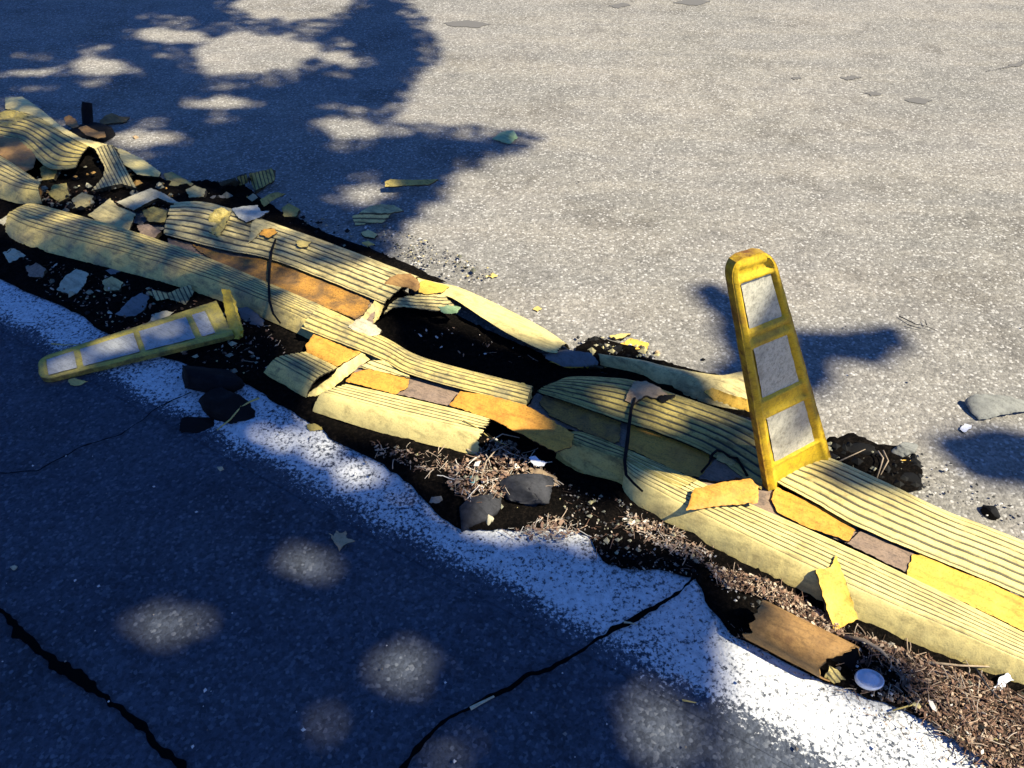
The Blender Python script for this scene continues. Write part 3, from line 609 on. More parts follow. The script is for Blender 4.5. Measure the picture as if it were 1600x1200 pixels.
# around the big hole
t8 = thing('separator_fragment', base(740, 490), 'sunlit outer wall of the burst module beyond the black hole', 'separator fragment', CF)
rail('outer_wall', [(652, 434), (680, 441), (720, 450), (785, 480), (847, 512), (884, 537)], [(660, 470), (697, 462), (755, 497), (792, 520), (845, 546), (870, 552)], M['cream_clean'], kind='far', back=.03, ribs=None, parent=t8, seed=41, zt=.042, zb=.05, crown=.006, ragamp=(.006, .01))
plate('torn_edge', [(600, 490, .045), (608, 476, .05), (622, 466, .054), (655, 459, .056), (694, 461, .055), (718, 485, .05), (700, 480, .045), (682, 486, .042), (655, 482, .045), (630, 479, .047), (612, 481, .047)], M['cream_grey'], parent=t8, ribdir=((620, 470), (700, 474)), pitch=.011)
plate('yellow_patch', [(656, 441, .056), (664, 437, .055), (702, 448, .055), (690, 457, .058), (668, 460, .058), (654, 456, .058)], M['yellow_strip'], parent=t8, th=.002)
f_('separator_fragment', [(600, 444, .055), (608, 434, .062), (620, 429, .066), (642, 427, .066), (652, 437, .062), (658, 450, .055), (650, 455, .05), (636, 449, .055), (618, 448, .055)], 'tan', 'tan curled lip of plastic arching over the black hole', bulge=.004)
f_('separator_fragment', [(544, 511, .064), (556, 500, .068), (566, 496, .068), (582, 504, .066), (596, 516, .06), (590, 523, .058), (577, 525, .06), (560, 519, .062)], 'pale', 'pale beige crumb cluster lying on the rail beside the hole', rough=.004)
f_('separator_fragment', [(684, 480, .06), (700, 476, .064), (720, 480, .06), (714, 490, .055), (694, 489, .055)], 'green', 'green leafy scrap on the rim of the black hole', rough=.004, cat='leaf', group=None, cat_=0)
# far thin wall of module beyond hole
t9 = thing('separator_fragment', base(1000, 590), 'long thin outer wall running from the hole to the upright post', 'separator fragment', CF)
rail('outer_wall', [(932, 552), (1000, 562), (1040, 572), (1120, 586), (1160, 580), (1175, 584)], [(938, 571), (995, 583), (1032, 601), (1107, 631), (1170, 643), (1180, 645)], M['cream_grey'], kind='near', ribs=None, parent=t9, seed=44, zt=.03, zb=.012, crown=.006, ragamp=(.004, 0), flat=.4, nv=20)
plate('lit_lower_edge', [(1100, 612, .036), (1112, 606, .036), (1140, 616, .036), (1172, 625, .034), (1175, 644, .014), (1150, 638, .014), (1118, 628, .016)], M['yellow_strip'], parent=t9, th=.002)  # yellow sheet stands in for the sunlit lower part of this wall
f_('separator_fragment', [(852, 560, .028), (858, 545, .036), (890, 547, .038), (925, 552, .036), (935, 566, .026), (932, 573, .018), (880, 573, .018)], 'slate', 'blue grey curved block at the right end of the black hole', bulge=.004, th=.005)
f_('separator_fragment', [(858, 565, .02), (932, 571, .022), (948, 574, .012), (890, 577, .008)], 'yellow_strip', 'thin yellow sliver under the blue grey curved block', th=.003)
f_('separator_fragment', [(990, 596, .06), (1010, 596, .064), (1030, 606, .062), (1044, 618, .06), (1026, 622, .062), (1008, 618, .064), (990, 632, .062), (976, 626, .062), (984, 608, .062)], 'leaf_brown', 'crumpled brown scrap on the shaded rail above the black strap', rough=.005)
f_('separator_fragment', [(1028, 620, .066), (1040, 617, .068), (1056, 616, .066), (1048, 624, .062), (1036, 630, .06)], 'black', 'black crumb at the right end of the crumpled brown scrap', rough=.004)
f_('separator_fragment', [(968, 538, .01), (985, 528, .014), (1014, 536, .012), (1012, 545, .006), (982, 546, .006)], 'yellow_strip', 'small rectangular yellow chip on sunlit asphalt beyond the thin wall', th=.004)
f_('separator_fragment', [(952, 525, .008), (968, 521, .012), (986, 521, .008), (972, 528, .01), (960, 530, .006)], 'leaf_yellow', 'thin curled cream chip behind the rectangular yellow chip')
# orange strips
G2 = 'orange reflective strips torn loose'
f_('torn_strip', [(702, 633, .052), (719, 611, .054), (767, 618, .06), (822, 633, .064), (860, 655, .066), (897, 678, .068), (893, 698, .062), (868, 706, .06), (820, 681, .056), (770, 656, .053)], 'orange', 'long orange strip bridging the gap between the middle and right modules', cat='torn strip', group=G2, th=.004, bulge=.002)
f_('torn_strip', [(865, 690, .062), (894, 694, .058), (975, 722, .045), (972, 750, .02), (920, 742, .02), (880, 718, .03)], 'mossy', 'dark olive sheet under the right end of the long orange strip', cat='torn strip', group=G2, th=.003)
f_('torn_strip', [(1084, 764, .073), (1130, 753, .078), (1172, 748, .082), (1186, 760, .078), (1184, 786, .068), (1130, 790, .066), (1072, 798, .062)], 'orange', 'loose orange strip lying across the rail at the foot of the upright post', cat='torn strip', group=G2, th=.003, bulge=.003)
f_('torn_strip', [(1275, 891, .058), (1298, 886, .062), (1306, 868, .062), (1314, 886, .062), (1330, 935, .05), (1341, 967, .025), (1304, 986, .014), (1291, 948, .04)], 'yellow_strip', 'yellow forked strip hanging down over the sunlit rail', cat='torn strip', group=G2, th=.003)
# torn tab in channel
tb = thing('torn_strip', base(1130, 740), 'black rimmed torn opening with a cream tab, left of the upright post', 'torn strip', G2)
plate('torn_sheet', [(1092, 748, .047), (1106, 730, .047), (1120, 716, .05), (1150, 722, .05), (1166, 746, .05), (1120, 752, .047)], M['channel'], parent=tb, th=.003, rough=.002)
plate('tab', [(1122, 709, .056), (1130, 710, .058), (1150, 722, .054), (1147, 730, .052), (1120, 719, .053)], M['cream'], parent=tb, th=.002)
V, Fs = tube(lift([(1096, 738, .052), (1108, 724, .056), (1113, 710, .060), (1120, 704, .062), (1130, 706, .062), (1140, 714, .060), (1152, 716, .058), (1158, 726, .055), (1168, 744, .052)], .05), .0028, 6, .6)
mk('torn_rim', V, Fs, M['black'], tb)
# black cords built in place of the dark joints between modules
G3 = 'black seams across the separators'
for lab, pts in [('thin black strap curving over the left separator module', [(430, 375, .056), (424, 392, .059), (421, 420, .056), (420, 445, .052), (421, 470, .062), (427, 490, .062), (438, 505, .05)]),
                 ('thick black strap curving over the shaded separator module', [(992, 622, .066), (986, 640, .066), (983, 665, .06), (980, 690, .058), (976, 720, .062), (978, 742, .062), (990, 755, .060), (1004, 768, .058)])]:
    V, Fs = tube(lift(pts, .06), lambda t: .0042*(1-.7*abs(t-.4)), 6, .3)
    mk('seam', V, Fs, M['black'], label=lab, cat='seam', group=G3)
# ---------------------------------------------------------------- upright reflector post
def lerp3(a, b, t): return a+(b-a)*t
def panel_post(root, corners, width_fn, panels, mat_body, mat_panel, thick, nu=26, nvv=110, rim=.006):
    BL, BR, TR, TL = corners
    nrm = (BR-BL).cross(TL-BL).normalized()
    if nrm.dot(Vector((0, 0, H))-BL) < 0: nrm = -nrm
    def at(u, v, d): 
        p = lerp3(lerp3(BL, BR, u), lerp3(TL, TR, u), v); return p+nrm*d
    V = []; UV = []
    for j in range(nvv+1):
        v = j/nvv; lo, hi = width_fn(v)
        for i in range(nu+1):
            u = lo+(hi-lo)*i/nu; d = 0
            e = min(min(i, nu-i)/nu, (1-v)*5.5)
            if e < .06: d = rim*.2
            elif e < .1: d = rim
            elif e < .15: d = rim*.55
            for (a, b) in panels:
                if a < v < b and .155 < (u) < .845: d = -.004
                if abs(v-a) < .010 or abs(v-b) < .010:
                    if e >= .1: d = max(d, rim*.8)
            V.append(at(u, v, d+.0012*noise.noise(Vector((u*5, v*14, 3))))); UV.append((min(1, e*4), .5))
    m = nu+1; Fs = [(j*m+i, j*m+i+1, (j+1)*m+i+1, (j+1)*m+i) for j in range(nvv) for i in range(nu)]
    n0 = len(V)
    V += [v-nrm*thick for v in V]
    Fs += [tuple(k+n0 for k in reversed(f)) for f in Fs[:]]
    ring = [i for i in range(m)]+[j*m+nu for j in range(1, nvv+1)]+[nvv*m+i for i in range(nu-1, -1, -1)]+[j*m for j in range(nvv-1, 0, -1)]
    for a, b in zip(ring, ring[1:]+ring[:1]):
        k = len(V); V += [V[a].copy(), V[b].copy(), V[b+n0].copy(), V[a+n0].copy()]; Fs.append((k, k+3, k+2, k+1))
    mk('post_body', V, Fs, mat_body, root, UV+[(0, .5)]*(len(V)-len(UV)))
    for (a, b) in panels:
        PV = []; k = 10
        for j in range(k+1):
            for i in range(k+1):
                v = a+.010+(b-a-.020)*j/k; u = .175+.65*i/k
                if j in (0, k) or i in (0, k): u += .012*(R()-.5); v += .003*(R()-.5)
                PV.append(at(u, v, .0006+.0006*noise.noise(Vector((u*9, v*20, 5)))))
        PF = [(j*(k+1)+i, j*(k+1)+i+1, (j+1)*(k+1)+i+1, (j+1)*(k+1)+i) for j in range(k) for i in range(k)]
        if nrm.dot((PV[1]-PV[0]).cross(PV[k+1]-PV[0])) < 0: PF = [tuple(reversed(f)) for f in PF]
        mk('reflector', PV, PF, mat_panel, root, [(0, .5)]*len(PV))
    return at
BLp = P(1200, 768, .035); BRp = P(1298, 714, .052)
ub = Vector((BRp.x-BLp.x, BRp.y-BLp.y, 0)).normalized(); fn = Vector((ub.y, -ub.x, 0))   # faces the camera side
LEAN = -0.06
pn = (fn+Vector((0, 0, -LEAN))).normalized()
def onplane(px, py):
    d = ray(px, py); o = Vector((0, 0, H)); return o+d*((BLp-o).dot(pn)/d.dot(pn))
TLp = onplane(1138, 408); TRp = onplane(1206, 388)
BR2 = onplane(1298, 714)
print('POST size', (TLp-BLp).length, (BR2-BLp).length, (TRp-TLp).length, TLp, TRp, BLp, BR2)
tp = thing('delineator_post', base(1245, 745), 'yellow upright reflector post with three grey panels standing in the separator', 'delineator post', 'yellow reflector posts')
def wtop(v):
    if v > .93: q = (v-.93)/.07; s = .30*(1-math.sqrt(max(0, 1-q*q))); return (s, 1-s)
    return (0, 1)
atp = panel_post(tp, (BLp, BR2, TRp, TLp), wtop, [(.13, .385), (.46, .70), (.745, .935)], M['post'], M['panel'], .016, rim=.007)
# base collar of the post
c0 = (BLp+BR2)/2; V, Fs = tube([c0+Vector((0, 0, -.02)), c0+Vector((0, 0, .0)), c0+Vector((.0, 0, .012))], lambda t: .035-.006*t, 20)
mk('post_foot', V, Fs, M['black'], tp)
# fallen post
tf = thing('delineator_post', base(215, 540), 'grimy fallen reflector post with dull blue grey panels lying on the white line', 'delineator post', 'yellow reflector posts')
fBL = P(366, 524, .030); fBR = P(338, 470, .045); fTR = P(58, 560, .022); fTL = P(62, 596, .014)
panel_post(tf, (fBL, fBR, fTR, fTL), wtop, [(.075, .17), (.185, .47), (.48, .79), (.80, .965)][1:]+[(.075, .17)], M['post_old'], M['panel_blue'], .013, rim=.004)
plate('flange', [(346, 452, .075), (358, 452, .078), (364, 470, .07), (376, 518, .045), (374, 530, .02), (362, 528, .02), (352, 490, .05)], M['post_flange'], parent=tf, th=.008, plain=True)
# ---------------------------------------------------------------- tube and odd pieces
tt = thing('split_tube', base(1240, 1010), 'brown plastic tube lying between the white line and the sunlit separator', 'tube')
a = P(1180, 968, .038); b_ = P(1322, 1040, .040); ax = (b_-a).normalized(); s1 = ax.cross(Vector((0, 0, 1))).normalized(); s2 = s1.cross(ax)
V = []; UV = []; nl, ns = 40, 40
for i in range(nl+1):
    for k in range(ns):
        th_ = 2*math.pi*k/ns; tt_ = i/nl
        l = (b_-a).length*tt_; 
        if i == nl: l += rag(math.cos(th_)*2+5, math.sin(th_)*2, .006)
        if i == 0: l += rag(math.cos(th_)*2, math.sin(th_)*2, .012)
        if i > nl*.5: l += (i/nl-.5)*2*(.042*math.cos(th_)*s1.y*(1 if math.cos(th_) > 0 else .35)-.006*math.sin(th_))
        r = .038*(1+.02*noise.noise(Vector((math.cos(th_), math.sin(th_), tt_*3)))); p = a+ax*l+s1*math.cos(th_)*r*.96+s2*math.sin(th_)*r*1.06
        p.z = max(p.z, .004); V.append(p)
Fs = [(i*ns+k, (i+1)*ns+k, (i+1)*ns+(k+1) % ns, i*ns+(k+1) % ns) for i in range(nl) for k in range(ns)]
n0 = len(V)
for i in range(nl+1):
    for k in range(ns):
        p = V[i*ns+k]; c = a+ax*((p-a).dot(ax)); q = p+(c-p).normalized()*.003; V.append(q)
Fs += [tuple(x+n0 for x in reversed(f)) for f in Fs[:]]
for i in (0, nl):
    for k in range(ns):
        f = (i*ns+k, i*ns+(k+1) % ns, n0+i*ns+(k+1) % ns, n0+i*ns+k); Fs.append(f if i else tuple(reversed(f)))
o = mk('tube_wall', V, Fs, [M['tan'], M['black']], tt, [(0, .5)]*len(V))
for p in o.data.polygons:
    if nl*ns <= p.index < 2*nl*ns: p.material_index = 1  # black colour on the inner wall stands in for the shade inside
plate('broken_lip', [(1288, 1062, .008), (1296, 1040, .03), (1308, 1046, .022), (1322, 1062, .012), (1312, 1068, .006)], M['cream'], parent=tt, ribdir=((1292, 1045), (1318, 1062)), pitch=.008, label='ribbed cream lining')
# white cap
V = []; Fs = []; c = P(1358, 1062, .020); n = 28
for (r, z) in [(0, .003), (.012, .003), (.0165, .001), (.0185, .005), (.020, .004), (.0205, .0), (.019, -.005)]:
    for k in range(n):
        t = 6.2832*k/n; V.append(c+Vector((math.cos(t)*r*1.15, math.sin(t)*r*.95, z-math.sin(t)*r*.15)))
for i in range(6):
    for k in range(n): Fs.append((i*n+k, i*n+(k+1) % n, (i+1)*n+(k+1) % n, (i+1)*n+k))
mk('bottle_cap', V, [f for f in Fs], M['white'], label='small round white cap at the open end of the brown tube', cat='cap', uvs=[(0, .5)]*len(V))
tt2 = f_('paper_scrap', [(1551, 1082, .014), (1560, 1060, .02), (1574, 1052, .022), (1584, 1064, .018), (1572, 1068, .016), (1564, 1084, .01)], 'white', 'white crumpled scrap in the litter under the sunlit separator', cat='scrap', group=None, cat_=0, rough=.004)
f_('paper_scrap', [(1500, 671, .004), (1507, 662, .008), (1518, 664, .008), (1517, 670, .006), (1507, 676, .004)], 'white', 'tiny white scrap on the sunlit asphalt below the grey green leaf', cat='scrap', group=None, cat_=0)
f_('paper_scrap', [(826, 715, .03), (836, 712, .036), (846, 720, .032), (856, 722, .03), (850, 728, .026), (834, 727, .028)], 'white', 'small white scrap in the brown litter under the long orange strip', cat='scrap', group=None, cat_=0)
f_('plastic_scrap', [(733, 748, .02), (738, 742, .026), (742, 752, .022), (738, 762, .018)], 'teal', 'tiny teal scrap in the brown litter', cat='scrap', group=None, cat_=0)
# leaves
GL = 'fallen leaves'
f_('leaf', [(1507, 628, .012), (1513, 621, .02), (1523, 616, .03), (1541, 615, .034), (1575, 619, .03), (1620, 630, .02), (1620, 640, .014), (1567, 648, .012), (1541, 655, .008), (1530, 656, .006), (1517, 644, .008)], 'stone_pale', 'large grey green curled leaf at the right edge of the sunlit asphalt', cat='leaf', group=GL, bulge=.006, th=.0015)
f_('leaf', [(769, 217, .006), (780, 208, .016), (792, 204, .02), (803, 204, .016), (809, 215, .008), (797, 225, .005), (785, 222, .008)], 'green', 'pale green leaf at the edge of the tree shade on the far lane', cat='leaf', group=GL, bulge=.006, th=.001)
f_('leaf', [(513, 833, .006), (521, 838, .01), (525, 829, .006), (533, 833, .012), (540, 829, .005), (541, 840, .01), (555, 845, .005), (540, 850, .01), (530, 861, .005), (524, 850, .01)], 'leaf_brown', 'brown pointed leaf on the dark near lane beside a sun patch', cat='leaf', group=GL, th=.001)
f_('leaf', [(106, 594, .005), (116, 590, .012), (128, 594, .01), (138, 596, .005), (124, 602, .005), (110, 601, .006)], 'leaf_yellow', 'small yellow leaf below the fallen reflector post', cat='leaf', group=GL, th=.001)
f_('leaf', [(826, 730, .022), (848, 734, .032), (868, 744, .03), (876, 760, .02), (850, 762, .024), (835, 752, .028)], 'leaf_brown', 'broad dry brown leaf just behind the dark stone', cat='leaf', group=GL, rough=.006, th=.001)
f_('leaf', [(478, 664, .006), (490, 661, .01), (508, 667, .008), (502, 672, .005), (484, 673, .005)], 'mossy', 'dark olive leaf on the white line below the middle module', cat='leaf', group=GL, th=.001)
f_('leaf', [(160, 425, .008), (172, 420, .014), (190, 423, .01), (178, 430, .006), (166, 431, .006)], 'slate', 'narrow teal leaf under the near edge of the left module', cat='leaf', group=GL, th=.001)
f_('leaf', [(832, 483, .004), (840, 478, .008), (847, 482, .006), (840, 487, .004)], 'leaf_yellow', 'tiny yellow leaf on sunlit asphalt beyond the outer wall', cat='leaf', group=GL, th=.001)
f_('leaf', [(762, 430, .004), (770, 426, .008), (778, 431, .006), (769, 435, .004)], 'leaf_yellow', 'tiny pale yellow leaf on grit beyond the far rail end', cat='leaf', group=GL, th=.001)
f_('leaf', [(405, 365, .066), (412, 357, .07), (428, 357, .07), (434, 363, .066), (420, 372, .064)], 'orange', 'small orange crumb of leaf on the left module', cat='leaf', group=GL, rough=.004)
f_('leaf', [(462, 380, .064), (466, 374, .07), (486, 377, .066), (480, 385, .064), (468, 386, .064)], 'leaf_yellow', 'small dull yellow leaf on the ribs of the left module', cat='leaf', group=GL, rough=.004)
f_('leaf', [(326, 340, .06), (334, 330, .072), (348, 326, .075), (362, 330, .068), (358, 342, .07), (350, 356, .066), (341, 370, .058), (326, 361, .06)], 'mossy', 'crumpled yellow green leaf clump on the left module', cat='leaf', group=GL, rough=.012, step=.004)
f_('leaf', [(0, 176, .06), (20, 170, .066), (44, 179, .06), (26, 188, .06), (10, 200, .056), (0, 205, .054)], 'mossy', 'mossy green leaf clump at the left edge on the broken module', cat='leaf', group=GL, rough=.01, step=.004)
# pieces on the near left side
f_('separator_fragment', [(90, 456, .008), (95, 440, .018), (103, 430, .024), (120, 420, .026), (138, 426, .02), (133, 442, .016), (122, 461, .008), (108, 463, .006)], 'pale', 'pale chunky fragment lying where the white line meets the dark soil', th=.014, bulge=.004)
f_('stone_flake', [(181, 494, .008), (190, 481, .02), (205, 466, .026), (222, 457, .024), (233, 463, .018), (226, 485, .012), (214, 496, .008), (197, 499, .006)], 'slate', 'blue slate flake above the fallen reflector post', th=.014, cat='stone', group='stones', bulge=.003)
f_('separator_fragment', [(228, 455, .02), (245, 454, .03), (262, 458, .03), (280, 450, .034), (296, 445, .03), (303, 456, .022), (290, 476, .012), (275, 470, .02), (262, 466, .016), (246, 470, .012)], 'cream_grey', 'small ribbed grey fragment above the fallen reflector post', ribdir=((270, 452), (282, 474)), pitch=.011)
f_('separator_fragment', [(235, 500, .02), (243, 490, .028), (258, 485, .03), (272, 487, .024), (262, 495, .02), (245, 505, .016)], 'pale', 'pale sliver leaning on the fallen reflector post')
f_('separator_fragment', [(371, 482, .016), (387, 480, .024), (402, 490, .022), (413, 501, .014), (411, 513, .008), (395, 508, .012), (377, 497, .01)], 'slate', 'blue grey plate tucked under the left module beside the post flange', th=.004)
f_('separator_fragment', [(5, 395, .008), (18, 388, .016), (40, 398, .014), (44, 412, .008), (26, 420, .006), (12, 408, .01)], 'pale', 'small crumbling pale fragment at the left edge below the module', rough=.006, step=.004)
f_('separator_fragment', [(-5, 345, .02), (12, 336, .024), (20, 338, .02), (5, 352, .014)], 'pale', 'thin pale sliver at the left end of the left module')
# black objects
GB = 'black broken asphalt lumps'
rock('asphalt_lump', 322, 604, .085, .052, .036, M['black'], rot=-.4, seed=3, label='large black lump on the white line below the fallen post', cat='asphalt lump', group=GB)
rock('asphalt_lump', 345, 640, .075, .052, .030, M['black'], rot=-.5, seed=4, label='black lump touching the forked yellow twig', cat='asphalt lump', group=GB)
rock('asphalt_lump', 306, 664, .050, .028, .012, M['black'], rot=.1, seed=5, label='flat black lump lowest of those on the white line', cat='asphalt lump', group=GB)
rock('asphalt_lump', 1545, 803, .018, .02, .016, M['black'], rot=.5, seed=6, label='black lump on the far lane behind the sunlit module', cat='asphalt lump', group=GB)
rock('asphalt_lump', 960, 552, .03, .016, .012, M['black'], rot=0, seed=7, label='black lump beyond the thin outer wall', cat='asphalt lump', group=GB)
rock('asphalt_lump', 925, 538, .03, .014, .012, M['black'], rot=0, seed=17, label='black crumbly lump left of the yellow chips', cat='asphalt lump', group=GB)
rock('asphalt_lump', 1418, 752, .03, .022, .012, M['black'], rot=-.7, seed=8, label='black lump below the grey stone by the sunlit rail', cat='asphalt lump', group=GB)
rock('asphalt_lump', 1340, 708, .045, .02, .016, M['black'], rot=-.2, seed=18, label='black lump right behind the upright post', cat='asphalt lump', group=GB)
rock('asphalt_lump', 100, 265, .05, .04, .03, M['black'], rot=-.2, seed=28, label='black lump inside the open gap of the heap', cat='asphalt lump', group=GB)
GS = 'stones'
rock('stone', 824, 776, .070, .052, .042, M['stone'], rot=-.35, seed=9, rough=.5, label='large faceted dark grey stone on the litter by the white line', cat='stone', group=GS)
rock('stone', 744, 802, .066, .030, .030, M['stone'], rot=.75, seed=10, rough=.5, label='long dark slanted stone beside the faceted grey stone', cat='stone', group=GS)
rock('stone', 682, 785, .022, .015, .010, M['stone_pale'], rot=.2, seed=12, label='small grey green stone on the white line edge', cat='stone', group=GS)
rock('stone', 764, 815, .009, .013, .016, M['pale'], rot=.2, seed=13, label='little cream pebble in front of the dark stones', cat='stone', group=GS)
rock('stone', 1415, 706, .034, .026, .018, M['stone_pale'], rot=.1, seed=15, label='grey stone on the sunlit far lane behind the separator', cat='stone', group=GS)
rock('stone', 1026, 553, .010, .009, .008, M['leaf_brown'], rot=0, seed=16, label='small pinkish pebble beyond the thin outer wall', cat='stone', group=GS)
rock('stone', 1098, 563, .006, .006, .005, M['black'], seed=19, label='tiny black pebble in the shade left of the upright post', cat='stone', group=GS)
rock('stone', 340, 312, .034, .014, .012, M['slate'], rot=.1, seed=20, label='blue grey stone between the heap and the ribbed plank shard', cat='stone', group=GS)
rock('stone', 212, 216, .012, .010, .008, M['leaf_brown'], seed=21, label='orange pebble on the shaded far lane near the heap', cat='stone', group=GS)
rock('stone', 345, 733, .009, .007, .005, M['pale'], seed=22, label='pale chip on the dark near lane', cat='stone', group=GS)
rock('stone', 22, 888, .006, .006, .005, M['pale'], seed=23, label='pale pebble at the left edge of the dark near lane', cat='stone', group=GS)
f_('torn_strip', [(1402, 722, .006), (1412, 718, .012), (1433, 720, .01), (1430, 727, .005), (1410, 728, .005)], 'yellow_strip', 'thin yellow sliver under the grey stone on the far lane', cat='torn strip', group=G2)
# broken post stub on the heap
ts = thing('post_stub', base(140, 215), 'black broken post stub with brown rim on the shaded far lane behind the heap', 'post stub')
V, Fs = tube([P(138, 208, .01), P(137, 190, .03), P(136, 172, .065), P(136, 160, .09)], lambda t: .021-.004*t, 10, .15); mk('stub', V, Fs, M['black'], ts)
V = []; Fs = []; c = P(140, 208, .02)
for (r, z) in [(.0, .016), (.06, .016), (.075, .008), (.08, -.018)]:
    for k in range(24):
        t = 6.2832*k/24; rr = r*(1+.15*noise.noise(Vector((math.cos(t)*1.5, math.sin(t)*1.5, 2)))); V.append(c+Vector((math.cos(t)*rr, math.sin(t)*rr*.95, z)))
for i in range(3):
    for k in range(24): Fs.append((i*24+k, i*24+(k+1) % 24, (i+1)*24+(k+1) % 24, (i+1)*24+k))
mk('base_disc', V, [tuple(reversed(f)) for f in Fs], M['black'], ts)
plate('rim', [(100, 184, .04), (108, 180, .042), (118, 186, .04), (124, 198, .04), (114, 200, .038), (103, 195, .038)], M['tan'], parent=ts, rough=.003)
plate('rim', [(122, 200, .04), (134, 196, .042), (150, 204, .042), (164, 206, .04), (165, 213, .036), (152, 216, .036), (134, 211, .038)], M['tan'], parent=ts, rough=.003)
f_('separator_fragment', [(155, 189, .014), (165, 180, .022), (175, 177, .024), (188, 181, .02), (203, 183, .012), (197, 190, .008), (178, 192, .01), (160, 195, .008)], 'tan', 'tan fragment right of the black post stub', th=.004, rough=.003)
# twigs
GT = 'twigs and straws'
def twig(lines, r, mat, lab):
    V = []; Fs = []
    for pts in lines:
        b0 = len(V); v, f = tube(lift(pts, .01), lambda t: r*(1-.5*t), 6, .3); V += v; Fs += [tuple(i+b0 for i in q) for q in f]
    return mk('twig', V, Fs, M[mat], label=lab, cat='twig', group=GT, uvs=[(0, .5)]*len(V))
twig([[(405, 622, .02), (390, 628, .022), (376, 636, .02), (360, 655, .014), (339, 672, .008)], [(376, 636, .02), (370, 628, .024), (368, 621, .02)]], .0028, 'leaf_yellow', 'forked yellow twig against the black lumps on the white line')
twig([[(735, 1107, .01), (752, 1098, .012), (772, 1088, .012)]], .0036, 'pale', 'pale stick lying in the road crack on the near lane')
twig([[(975, 972, .01), (985, 973, .012), (995, 976, .01)]], .002, 'pale', 'tiny pale stick in the crack across the white line')
twig([[(1405, 494, .006), (1430, 506, .01), (1448, 510, .008), (1464, 517, .006)], [(1448, 508, .008), (1445, 499, .01)], [(1418, 507, .008), (1440, 514, .006)]], .0014, 'stone', 'thin dark branched twig on sunlit asphalt right of the upright post')
twig([[(724, 657, .06), (745, 668, .055), (765, 684, .045), (790, 695, .03)]], .0014, 'mossy', 'thin green stalk over the broken end of the middle module')
twig([[(752, 745, .03), (760, 720, .04), (776, 702, .045), (800, 692, .035)], [(765, 690, .04), (785, 678, .046), (812, 684, .04)]], .0017, 'twig', 'bent dry stalk in the litter beside the middle module')
twig([[(1300, 726, .02), (1330, 712, .026), (1352, 702, .02)]], .0018, 'twig', 'thin pale root across the black pit behind the post')
twig([[(1372, 705, .024), (1380, 716, .03), (1376, 730, .03), (1370, 748, .024)], [(1380, 704, .026), (1388, 720, .028), (1376, 742, .024)]], .002, 'twig', 'looped brown root across the black pit left of the grey stone')
twig([[(1450, 1035, .022), (1500, 1040, .02), (1560, 1042, .02)]], .0025, 'twig', 'long straight straw below the sunlit rail')
twig([[(1320, 995, .02), (1350, 1000, .03), (1375, 1015, .03), (1388, 1028, .02)]], .0045, 'twig', 'thick curved twig behind the open end of the tube')
twig([[(1525, 1045, .03), (1545, 1075, .025), (1565, 1095, .02), (1600, 1125, .015)]], .0018, 'stone', 'dark wiry root in the litter at the lower right')
twig([[(1395, 1110, .01), (1430, 1100, .018), (1460, 1098, .01)]], .0015, 'leaf_yellow', 'thin cream straw in the litter near the white line')
twig([[(80, 537, .006), (100, 539, .008), (126, 538, .006)]], .0016, 'leaf_yellow', 'short straw on the white line above the fallen post')
twig([[(1066, 1094, .006), (1088, 1098, .006)]], .0018, 'leaf_yellow', 'short green yellow straw on the near lane')
#==TREE==
# ---------------------------------------------------------------- the tree that shades the road
SHADE = [
 [(-400, -400), (610, -400), (640, 0), (660, 50), (700, 95), (640, 130), (610, 190), (690, 200), (850, 205), (820, 240), (720, 270), (690, 310), (640, 345), (610, 420), (560, 430), (430, 455), (420, 520), (500, 600), (480, 660), (600, 690), (700, 730), (800, 830), (900, 850), (960, 850), (1100, 850), (1140, 930), (1130, 1010), (1140, 1080), (1150, 1240), (1100, 1700), (-1200, 1700)],
 [(850, 560), (1000, 560), (1080, 610), (1200, 690), (1110, 745), (1000, 720), (960, 790), (880, 770), (830, 700), (780, 600)],
 [(1095, 455), (1120, 440), (1165, 480), (1200, 560), (1190, 610), (1110, 590), (1150, 560), (1120, 500)],
 [(1240, 520), (1320, 525), (1400, 515), (1415, 540), (1370, 565), (1290, 550), (1290, 600), (1260, 610)],
 [(1470, 690), (1540, 670), (1640, 690), (1700, 780), (1600, 760), (1530, 745)],
 [(1215, 745), (1290, 720), (1370, 770), (1340, 790), (1270, 780)],
 [(1290, 1020), (1350, 1020), (1420, 1075), (1400, 1110), (1330, 1080)],
 [(610, 480), (720, 520), (850, 575), (830, 620), (640, 560), (590, 500)],
]
LIT = [(385, 82, 100, 32), (520, 100, 40, 16), (460, 5, 90, 22), (150, 105, 40, 18), (45, 110, 30, 14), (265, 55, 40, 14), (545, 200, 40, 16), (240, 207, 50, 12), (350, 160, 40, 12), (570, 300, 35, 16),
 (472, 880, 50, 38), (268, 982, 48, 32), (632, 1045, 50, 42), (1000, 1110, 40, 40), (1050, 1160, 45, 50), (700, 1175, 36, 30), (490, 1090, 25, 20), (515, 1130, 25, 20), (140, 245, 30, 14),]
SEMI = [[(340, 665), (420, 650), (620, 740), (700, 720), (780, 690), (860, 760), (800, 830), (930, 845), (900, 880), (760, 850), (640, 800), (500, 740)]]
SEMI2 = [[(-60, 150), (20, 150), (140, 205), (300, 290), (430, 330), (640, 430), (600, 480), (430, 500), (380, 470), (0, 385), (-60, 380)], [(40, 560), (300, 470), (360, 450), (380, 530), (70, 605)], [(850, 600), (900, 590), (1180, 660), (1150, 730), (980, 700), (840, 640)]]
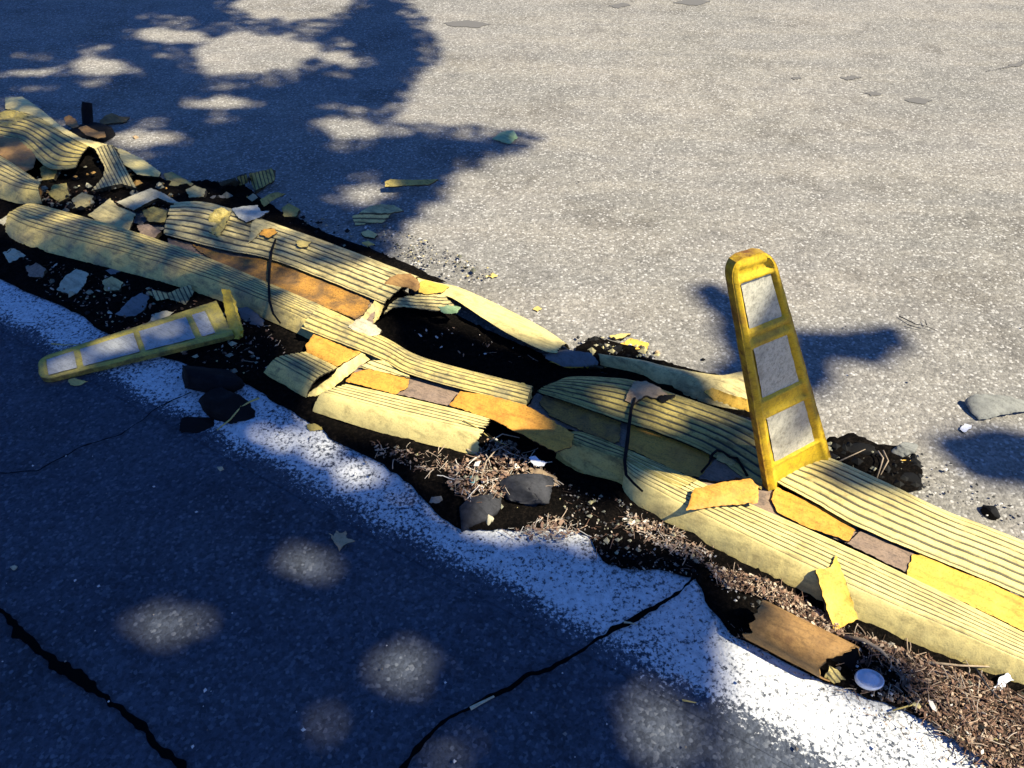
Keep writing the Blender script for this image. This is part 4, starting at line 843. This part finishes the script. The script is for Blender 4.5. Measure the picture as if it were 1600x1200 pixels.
def shaded(x, y):
    x += 26*noise.noise(Vector((x*.011, y*.016, 2)))+10*noise.noise(Vector((x*.04, y*.06, 9))); y += 16*noise.noise(Vector((x*.011, y*.016, 7)))+8*noise.noise(Vector((x*.04, y*.06, 19)))
    for cx, cy, rx, ry in LIT:
        if ((x-cx)/(rx*1.0))**2+((y-cy)/(ry*1.0))**2 < 1: return False
    return any(in_poly((x, y), p) for p in SHADE)
V = []; Fs = []
cnt = 0; tries = 0
area = [-2.9, 1.9, .25, 4.9]
NL = 26000
while cnt < NL:
    x = random.uniform(area[0], area[1]); y = random.uniform(area[2], area[3]); g = Vector((x, y, 0))
    q = pix(g)
    if not shaded(*q): continue
    inner = all(shaded(q[0]+dx, q[1]+dy) for dx, dy in ((38, 0), (-38, 0), (0, 26), (0, -26)))
    if cnt > NL-4500 and (any(in_poly(q, p) for p in SEMI2) or not any(in_poly(q, p) for p in SHADE[1:])): continue
    s = (.055 if inner else .03 if cnt > NL-4500 else .022)*(.8+.5*R())
    if any(in_poly(q, p) for p in SEMI):
        if R() < .90: continue
        s = .03
    elif any(in_poly(q, p) for p in SEMI2):
        if R() < .58: continue
        s = .034
    c = g+SUN*random.uniform(5.6, 8.2)
    nrm = (SUN+Vector((R()-.5, R()-.5, R()-.5))*1.1).normalized(); a1 = nrm.cross(Vector((R()-.5, R()-.5, R()-.5))).normalized(); a2 = nrm.cross(a1)
    b0 = len(V)
    for (u, v_) in ((-1, 0), (-.35, .42), (.35, .38), (1, 0), (.35, -.38), (-.35, -.42)): V.append(c+a1*u*s+a2*v_*s*1.3+nrm*(.12*s*abs(v_)*2))
    Fs += [(b0, b0+1, b0+2, b0+3), (b0, b0+3, b0+4, b0+5)]; cnt += 1
tree = thing('street_tree', (3.3, -2.1, 0), 'leafy roadside tree whose crown throws the dappled shade on the road', 'tree')
mk('crown', V, Fs, M['tree_leaf'], tree, smooth=False)
base_t = Vector(tree.location); V = []; Fs = []
def limb(pts, r0, r1):
    b0 = len(V); v, f = tube(pts, lambda t: r0+(r1-r0)*t, 10, .15); V.extend(v); Fs.extend([tuple(i+b0 for i in q) for q in f])
top = base_t+Vector((-.1, 0, 2.7)); limb([base_t, base_t+Vector((.03, .02, .9)), base_t+Vector((-.05, 0, 1.8)), top], .17, .12)
def sky_pt(x, y, d): return Vector((x, y, 0))+SUN*d
k1 = sky_pt(-1.3, .05, 6.6)       # main limb runs to here, then forks
limb([top, top.lerp(k1, .3)+Vector((0, 0, .15)), top.lerp(k1, .7), k1], .10, .05)
for e in ((-2.3, 1.6, 6.8), (-1.9, 1.2, 7.6)): limb([k1, k1.lerp(sky_pt(*e), .5)+Vector((0, 0, .1)), sky_pt(*e)], .045, .02)
k2 = sky_pt(-2.3, 1.6, 6.8)
for e in ((-3.0, 3.6, 7.2), (-2.9, 2.6, 6.4)): limb([k2, k2.lerp(sky_pt(*e), .5), sky_pt(*e)], .02, .006)
mk('trunk', V, Fs, M['bark'], tree, [(0, .5)]*len(V))
